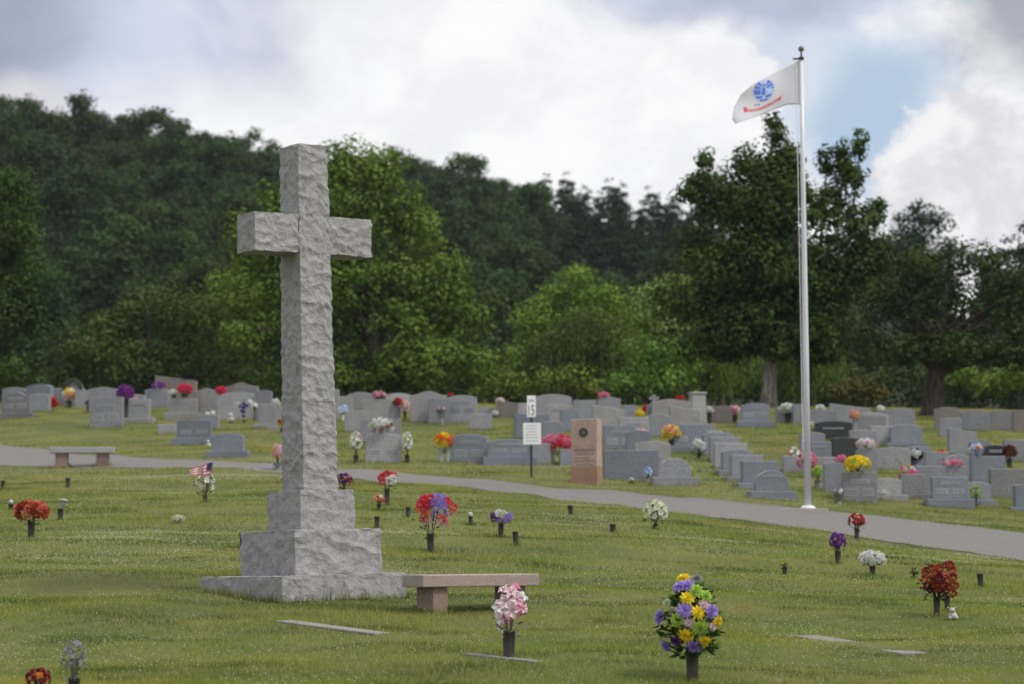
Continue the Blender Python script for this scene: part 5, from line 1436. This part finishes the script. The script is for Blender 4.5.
def wreath():
    S = STONES['a5']; s = S['s']
    r = thing('wreath', 'green leafy wreath arched over the round topped light headstone', 'wreath', S['p'] + Vector((0, -.16, 0)), S['yaw'])
    b = MB().mat(M['stemgrey']); rr = random.Random(3)
    cz, rad = S['h'] - S['w'] * .45, S['w'] * .46
    for i in range(420):
        a = rr.uniform(-.1, math.pi + .1); k = rad + rr.uniform(-.05, .05)
        c = Vector((math.cos(a) * k, rr.uniform(-.05, .03), cz + math.sin(a) * k))
        d = Vector((rr.uniform(-1, 1), rr.uniform(-1, .3), rr.uniform(-1, 1))).normalized(); sd = d.cross(Vector((0, 1, .3))).normalized()
        b.add([c, c + d * .05 + sd * .02, c + d * .09, c + d * .05 - sd * .02], [(0, 1, 2, 3)])
    b.build('leaves', r)
    b = MB().mat(M['dark']); b.tube([(math.cos(t) * rad, 0, cz + math.sin(t) * rad) for t in [math.pi * i / 14 for i in range(15)]], .012, 5); b.build('wire_frame', r)
wreath()

# ------------------------------------------------------------------ trees
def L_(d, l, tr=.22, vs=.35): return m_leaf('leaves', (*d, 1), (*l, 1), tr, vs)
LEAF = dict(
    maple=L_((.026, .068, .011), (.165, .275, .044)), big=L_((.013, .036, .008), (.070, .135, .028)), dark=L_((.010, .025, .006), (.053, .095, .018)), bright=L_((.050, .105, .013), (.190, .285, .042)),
    willow=L_((.040, .068, .016), (.125, .170, .046)), pale=L_((.090, .125, .028), (.26, .32, .085)), olive=L_((.015, .026, .007), (.062, .080, .020)),
    hill=L_((.010, .027, .008), (.044, .080, .022)), hillpale=L_((.014, .033, .009), (.056, .096, .025)), pine=L_((.008, .022, .011), (.024, .045, .022), .1), rusty=L_((.035, .035, .012), (.12, .09, .03)),
    yel=L_((.060, .085, .015), (.19, .22, .040)), strand=L_((.04, .075, .016), (.17, .25, .055), .35))
def leaf_quads(c, nrm, L, W, g):
    n = len(c)
    r = g.normal(size=(n, 3))
    t = np.cross(nrm, r); t /= np.linalg.norm(t, axis=1)[:, None] + 1e-9
    b = np.cross(nrm, t)
    L = L[:, None]; W = W[:, None]
    sag = nrm * (L * .12)
    v = np.stack([c - t * L * .5, c + b * W * .5 + sag, c + t * L * .5, c - b * W * .5 + sag], 1).reshape(-1, 3)
    return v, np.arange(n * 4).reshape(-1, 4)
def crown_arrays(lobes, leaf, dens, g, clump=.55, flat=.8, droop=0.0, core=0.0):
    """lobes: (x,y,z,rx,ry,rz) in metres. Clumps of leaves over each lobe; returns leaf quads and the clump centres"""
    C, Nn, cc = [], [], []
    for (x, y, z, rx, ry, rz) in lobes:
        cr = min(clump * (.8 + .4 * g.random()), .75 * min(rx, rz))
        area = 4 * math.pi * ((rx * ry) ** 1.6 / 3 + (rx * rz) ** 1.6 / 3 + (ry * rz) ** 1.6 / 3) ** (1 / 1.6)
        k = max(5, int(area / (cr * cr * 2.3)))
        d = g.normal(size=(k, 3)); d /= np.linalg.norm(d, axis=1)[:, None]
        d[:, 2] = np.where(d[:, 2] < -.5, -d[:, 2] * .7, d[:, 2])
        rad = g.uniform(.62, 1.05, k)
        if core:
            m_ = max(2, int(k * core)); e_ = g.normal(size=(m_, 3)); e_ /= np.linalg.norm(e_, axis=1)[:, None]
            d = np.concatenate([d, e_]); rad = np.concatenate([rad, g.uniform(.1, .65, m_)])
        cen = np.array([x, y, z]) + d * rad[:, None] * np.array([rx, ry, rz])
        for q, dd in zip(cen, d):
            r0 = cr * g.uniform(.55, 1.35)
            n = int(dens * r0 * r0)
            e = g.normal(size=(n, 3)); e /= np.linalg.norm(e, axis=1)[:, None]
            rr = r0 * g.uniform(.15, 1.0, n) ** .38
            p = q + e * rr[:, None] * np.array([1, 1, flat])
            p[:, 2] -= droop * r0 * (np.hypot(e[:, 0], e[:, 1])) ** 2
            nn = e * .85 + dd * .30 + np.array([0, 0, .40]) + g.normal(size=(n, 3)) * .32
            nn /= np.linalg.norm(nn, axis=1)[:, None]
            C.append(p); Nn.append(nn)
            cc.append(q)
    C = np.concatenate(C); Nn = np.concatenate(Nn)
    n = len(C)
    L = leaf * g.uniform(.6, 1.4, n); W = L * g.uniform(.45, .75, n)
    v, f = leaf_quads(C, Nn, L, W, g)
    return v, f, np.array(cc)
def limb_mb(mat, base_r, top, cc, g, n_l, z_lo, fork=.35, lean=0):
    b = MB().mat(mat)
    pts = []; rad = []
    k = 9
    for i in range(k + 1):
        t = i / k
        pts.append(Vector((lean * t * t + .10 * math.sin(t * 5) * base_r * 2, .05 * math.cos(t * 4), -.3 + (top + .3) * t)))
        rad.append(base_r * (1.35 if i == 0 else 1.0) * (1 - .82 * t))
    b.tube(pts, rad, 10)
    low = cc[cc[:, 2] < np.percentile(cc[:, 2], 82)]
    sel = low[g.permutation(len(low))[:n_l]]
    for q in sel:
        q = Vector(q)
        t0 = min(.92, max(z_lo / top, (q.z / top) * (.45 + .25 * g.random())))
        i = int(t0 * k); a = pts[i].lerp(pts[min(i + 1, k)], t0 * k - i)
        m = a.lerp(q, .5) + Vector((0, 0, .12 * (q - a).length))
        r0 = max(.02, rad[i] * .42)
        b.tube([a, a.lerp(m, .5) + Vector((0, 0, .02)), m, q], [r0, r0 * .8, r0 * .55, r0 * .15], 6, False)
    return b
def tree_px(name, label, cat, D, trunk_px, lobes_px, leafmat, seed, leaf=.17, dens=150, clump=.55, trunk_r=.22, bark='barkdark', group=None, flat=.8, droop=0, limbs=26, z_lo=1.2, trunk=True, strands=0, depth=.85, core=.25):
    """a tree at distance D whose crown lobes are given by where they show: (px, py, half width, half height)"""
    g = np.random.default_rng(seed)
    s = F / D
    tx = (trunk_px - CX) / F * D
    base = Vector((tx, D, gz(tx, D)))
    lobes = []
    for (px, py, a, b) in lobes_px:
        q = at_depth(px, py, D) - base
        dy = g.uniform(-.35, .35) * a / s
        lobes.append((q.x, dy, q.z, a / s, a / s * depth, b / s))
    r = thing(name, label, cat, base, 0, group)
    v, f, cc = crown_arrays(lobes, leaf, dens, g, clump, flat, droop, core)
    if strands:
        P, Nn = [], []
        for (x, y, z, rx, ry, rz) in lobes:
            for k in range(strands):
                a = g.uniform(0, 2 * math.pi); q = math.sqrt(g.random())
                x0 = x + rx * q * math.cos(a); y0 = y + ry * q * math.sin(a); z0 = z + rz * math.sqrt(max(0, 1 - q * q))
                ln = min(g.uniform(.6, 1.5) * rz * 1.4, z0 - .2)
                m = max(4, int(ln / .10))
                t = np.arange(m) / m
                P.append(np.stack([x0 + (x0 - x) * .25 * t + g.normal(0, .05, m), y0 + (y0 - y) * .25 * t + g.normal(0, .05, m), z0 - ln * t], -1))
                nn = g.normal(size=(m, 3)) * np.array([1, 1, .25]) + np.array([math.cos(a), math.sin(a), .2]); Nn.append(nn / np.linalg.norm(nn, axis=1)[:, None])
        P = np.concatenate(P); Nn = np.concatenate(Nn); n = len(P)
        # hanging leaves: long axis near vertical
        t = np.array([0, 0, -1.0]) + g.normal(size=(n, 3)) * .3; t /= np.linalg.norm(t, axis=1)[:, None]
        bb = np.cross(Nn, t); bb /= np.linalg.norm(bb, axis=1)[:, None] + 1e-9
        L = (.22 * g.uniform(.6, 1.3, n))[:, None]; W = L * .28
        v2 = np.stack([P - t * L * .5, P + bb * W * .5, P + t * L * .5, P - bb * W * .5], 1).reshape(-1, 3)
        f2 = np.arange(n * 4).reshape(-1, 4) + len(v)
        v = np.concatenate([v, v2]); f = np.concatenate([f, f2])
    link('crown', np_mesh('crown', v, f, [LEAF[leafmat]]), r)
    if trunk:
        top = max(l[2] - l[5] * .6 for l in lobes)
        cxm = float(np.mean(cc[:, 0]))
        tb = limb_mb(M[bark], trunk_r, top, cc, g, limbs, z_lo, lean=cxm * .6)
        tb.mat(M['barkdark'])
        for (x, y, z, rx, ry, rz) in lobes:
            if rx < .45 and z > 3:
                tb.tube([(x * .9, y * .9, z - rz - 2.0), (x, y, z - rz * .5), (x, y, z + rz * .8)], [.05, .03, .008], 5, False)
        tb.build('trunk', r, True)
    return r

tree_px('broadleaf_tree', 'dark leafy tree filling the left edge of the picture', 'tree', 95, -25,
        [(10, 188, 26, 36), (-20, 235, 60, 60), (20, 260, 28, 50), (-70, 220, 60, 80), (-15, 320, 62, 60), (22, 330, 24, 40), (-80, 320, 60, 70), (0, 375, 45, 26)], 'dark', 11, trunk_r=.3, clump=.6)
tree_px('broadleaf_tree', 'low rounded olive green tree left of the stone cross', 'tree', 100, 150,
        [(95, 345, 40, 38), (140, 322, 36, 30), (185, 325, 40, 36), (222, 345, 24, 36), (130, 368, 62, 30), (195, 372, 46, 28), (165, 300, 16, 16), (70, 378, 26, 20)], 'willow', 12, trunk_r=.25, dens=130)
tree_px('broadleaf_tree', 'slim yellow green tree just left of the cross shaft', 'tree', 104, 230,
        [(226, 300, 24, 32), (246, 280, 20, 30), (212, 325, 22, 30), (240, 345, 30, 34), (255, 315, 22, 40)], 'bright', 13, trunk_r=.16)
tree_px('maple_tree', 'large dense green maple directly behind the stone cross', 'tree', 96, 372,
        [(342, 166, 28, 32), (384, 180, 28, 34), (310, 195, 30, 36), (270, 205, 22, 30), (350, 235, 66, 60), (412, 232, 30, 42), (436, 285, 36, 46), (380, 310, 86, 66), (462, 335, 30, 44), (478, 372, 22, 26), (300, 290, 56, 70), (425, 368, 64, 34), (330, 374, 76, 30), (252, 250, 26, 38), (250, 330, 34, 50)],
        'maple', 14, core=.45, trunk_r=.36, dens=140, clump=.62, leaf=.19, limbs=40)
tree_px('broadleaf_tree', 'bright green cone shaped tree in the middle of the wood edge', 'tree', 106, 575,
        [(577, 282, 18, 15), (560, 304, 30, 24), (600, 306, 24, 24), (538, 330, 28, 30), (585, 335, 44, 34), (522, 365, 26, 28), (622, 330, 20, 30), (560, 372, 56, 26)], 'bright', 15, trunk_r=.22)
tree_px('willow_tree', 'drooping olive green willow in front of the bright cone shaped tree', 'tree', 99, 590,
        [(590, 340, 42, 30), (560, 360, 36, 30), (618, 358, 30, 32)], 'willow', 16, strands=150, trunk_r=.2, dens=70, leaf=.15)
tree_px('broadleaf_tree', 'pale yellow green tree left of the big dark tree', 'tree', 107, 680,
        [(652, 300, 17, 18), (684, 290, 22, 18), (702, 312, 26, 24), (668, 325, 30, 24), (640, 330, 16, 24)], 'pale', 17, trunk_r=.2)
tree_px('shrub', 'dark green rounded shrub behind the white stone column', 'shrub', 94, 650,
        [(640, 357, 24, 22), (676, 362, 24, 20), (650, 384, 42, 18), (612, 388, 26, 14)], 'maple', 18, trunk_r=.1, z_lo=.3, limbs=12)
tree_px('willow_tree', 'hanging willow left of the pale tree trunk', 'tree', 96, 700,
        [(700, 370, 34, 24), (735, 365, 30, 24)], 'strand', 19, strands=120, trunk_r=.18, dens=40, leaf=.15)
tree_px('willow_tree', 'hanging pale willow between the tree trunk and the flagpole', 'tree', 97, 812,
        [(812, 358, 32, 28), (790, 370, 22, 26)], 'strand', 20, strands=120, trunk_r=.18, dens=40, leaf=.15)
tree_px('broadleaf_tree', 'big dark tree with a pale trunk and spiky top behind the flagpole', 'tree', 85, 769,
        [(776, 132, 11, 20), (786, 158, 16, 22), (770, 170, 20, 26), (745, 172, 16, 24), (706, 160, 8, 14), (700, 180, 12, 16), (690, 192, 14, 16), (755, 205, 34, 34), (790, 190, 16, 26), (722, 205, 36, 34), (780, 212, 44, 44), (842, 166, 9, 30), (859, 148, 8, 22), (851, 182, 14, 24), (826, 166, 8, 20), (832, 205, 16, 24), (816, 215, 14, 22), (852, 232, 26, 36), (876, 215, 11, 18), (702, 255, 30, 34), (760, 275, 64, 48), (832, 280, 40, 48), (690, 305, 28, 28), (742, 328, 46, 26), (812, 335, 42, 26), (775, 345, 46, 20), (735, 300, 40, 40), (800, 300, 46, 44), (765, 240, 40, 40), (720, 350, 36, 16), (822, 352, 34, 16), (870, 260, 20, 36)],
        'big', 21, core=.8, trunk_r=.27, bark='bark', dens=190, clump=.6, limbs=46, z_lo=2.2, leaf=.18)
tree_px('broadleaf_tree', 'broad dark olive tree with a thick trunk at the right', 'tree', 80, 932,
        [(922, 272, 40, 26), (972, 266, 34, 22), (1006, 280, 24, 20), (888, 305, 34, 34), (1000, 312, 42, 36), (944, 312, 56, 44), (872, 345, 26, 26), (1012, 350, 46, 32), (950, 352, 56, 22), (1050, 300, 36, 40), (1050, 355, 36, 30), (905, 355, 34, 22)],
        'olive', 22, core=.6, trunk_r=.42, dens=130, clump=.5, limbs=44, z_lo=1.6, leaf=.15)
tree_px('pine_tree', 'dark bushy pine rising behind the broad olive tree', 'tree', 150, 922,
        [(922, 212, 16, 14), (908, 228, 20, 16), (938, 230, 18, 16), (896, 250, 26, 22), (925, 255, 34, 26), (950, 250, 14, 12), (880, 275, 30, 34), (915, 300, 50, 40)], 'pine', 23, leaf=.26, dens=60, clump=1.0, trunk_r=.25, flat=.5)
tree_px('pine_tree', 'dark spiky pine cut by the right edge', 'tree', 140, 1026,
        [(1010, 240, 8, 6), (1026, 232, 12, 10), (1004, 256, 16, 7), (1024, 258, 24, 12), (1014, 280, 26, 16), (1040, 262, 20, 24)], 'pine', 24, leaf=.26, dens=60, clump=.8, trunk_r=.22, flat=.4)
tree_px('shrub', 'bright green bush under the broad olive tree at the right', 'shrub', 98, 972,
        [(968, 380, 18, 16), (990, 388, 20, 14), (1010, 378, 20, 18)], 'bright', 25, trunk_r=.08, z_lo=.3, limbs=10)
tree_px('shrub', 'rusty brown low bush right of the flagpole', 'shrub', 93, 848,
        [(838, 396, 14, 10), (856, 390, 14, 14), (876, 397, 12, 10)], 'rusty', 26, trunk_r=.06, z_lo=.2, limbs=8)
tree_px('shrub', 'yellow green bush left of the speed sign', 'shrub', 92, 505,
        [(490, 392, 18, 10), (512, 386, 18, 14)], 'yel', 27, trunk_r=.06, z_lo=.2, limbs=8)
tree_px('shrub', 'yellow green bush behind the speed sign', 'shrub', 93, 556,
        [(545, 382, 20, 14), (572, 376, 18, 14), (590, 390, 16, 10)], 'yel', 28, trunk_r=.06, z_lo=.2, limbs=8)
# understorey along the edge of the wood
UN = 'shrubs along the dark edge of the wood'
for i, px in enumerate(range(-90, 1130, 62)):
    g_ = random.Random(i)
    px += g_.randint(-12, 12)
    h_ = g_.randint(14, 26)
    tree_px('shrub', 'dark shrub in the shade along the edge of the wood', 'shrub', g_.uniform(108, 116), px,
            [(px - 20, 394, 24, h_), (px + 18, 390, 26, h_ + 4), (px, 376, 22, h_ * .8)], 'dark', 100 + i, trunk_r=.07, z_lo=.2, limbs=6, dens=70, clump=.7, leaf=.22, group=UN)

# ---- wooded hill: a few tree forms, copied as single objects
def hill_tree_mesh(name, seed, kind):
    g = np.random.default_rng(seed)
    lobes = []
    if kind == 'pine':
        for k in range(13):
            t = k / 12
            z = 2.2 + 10.8 * t; r = (1 - t) ** .8 * 2.7 + .3
            for q in range(4 if t < .85 else 1):
                a = g.uniform(0, 6.28)
                lobes.append((math.cos(a) * r * .55, math.sin(a) * r * .55, z + g.uniform(-.3, .3), r * .62, r * .62, .45))
        v, f, cc = crown_arrays(lobes, .34, 30, g, .75, .45)
        m = LEAF['pine']
    else:
        for k in range(20):
            a = g.uniform(0, 6.28); t = g.random()
            z = 3.0 + 7.2 * t; rr = 2.5 * math.sqrt(max(.1, 1 - ((t - .35) / .8) ** 2)) * math.sqrt(g.random())
            r = g.uniform(1.3, 2.1) * (1 - .35 * t)
            lobes.append((math.cos(a) * rr, math.sin(a) * rr, z, r, r, r * .85))
        lobes.append((0, 0, 5.5, 2.6, 2.6, 2.8))
        v, f, cc = crown_arrays(lobes, .36, 26, g, .8, .8, core=.5)
        m = LEAF['hill' if kind == 'dark' else 'hillpale']
    b = limb_mb(M['barkdark'], .22, 10, cc, g, 10, 2.5)
    tv, tf = np.array(b.v), [p for p in b.f if len(p) == 4]
    return merge_meshes(name, [(v, f, m), (tv, np.array(tf), M['barkdark'])])
HM = {k: [hill_tree_mesh(f'{k}_hill_tree', 300 + 10 * i + j, k) for j in range(3 if k != 'pine' else 2)] for i, k in enumerate(('dark', 'pale', 'pine'))}
def hill():
    g = random.Random(5)
    for ri, D in enumerate((168, 184, 199, 213, 227, 241, 255, 269, 283, 297, 309)):
        x = -140 / 1.0
        px = -150
        step = 4.9 * F / D
        px += g.uniform(0, step)
        while px < 1170:
            q = px + g.uniform(-.25, .25) * step
            d = D + g.uniform(-5, 5)
            px += step * g.uniform(.85, 1.2) * (.62 if 545 < q < 720 and ri > 3 else 1)
            if q > 720 and ri not in (0, 3, 7, 10): continue
            X = (q - CX) / F * d
            pine = 545 < q < 720 and ri > 3
            if pine: k = 'pine'
            else: k = 'dark' if g.random() < .62 else 'pale'
            sc = g.uniform(.86, 1.16) if not pine else g.uniform(.72, 1.0)
            if q > 720: sc *= .85
            o = link('hillside_pine' if pine else 'hillside_tree', g.choice(HM[k]))
            o.location = (X, d, gz(X, d) - .3)
            o.rotation_euler = (0, 0, g.uniform(0, 6.28)); o.scale = (sc * g.uniform(.9, 1.15), sc * g.uniform(.9, 1.15), sc)
            if pine: tag(o, 'dark pine among the far pines beyond the centre of the cemetery', 'tree', 'pines on the far slope')
            elif q < 360: tag(o, 'green tree of the wooded hill rising at the left', 'tree', 'trees of the left hill')
            else: tag(o, 'bluish green tree of the far slope right of the maple', 'tree', 'trees of the far slope')
hill()

grass()
clover()

# ------------------------------------------------------------------ air
def haze():
    m = bpy.data.materials.new("thin_haze"); m.use_nodes = True
    nt = m.node_tree; nt.nodes.clear()
    o = nt.nodes.new('ShaderNodeOutputMaterial'); v = nt.nodes.new('ShaderNodeVolumePrincipled')
    v.inputs['Color'].default_value = (.86, .92, 1.0, 1); v.inputs['Density'].default_value = HAZE_DENSITY
    v.inputs['Anisotropy'].default_value = 0.0
    nt.links.new(v.outputs[0], o.inputs['Volume'])
    b = MB().mat(m); b.box(-9000, 9000, -9000, 9000, -.5, 72)
    tag(b.build('haze'), kind='stuff')
HAZE_DENSITY = .00009
haze()
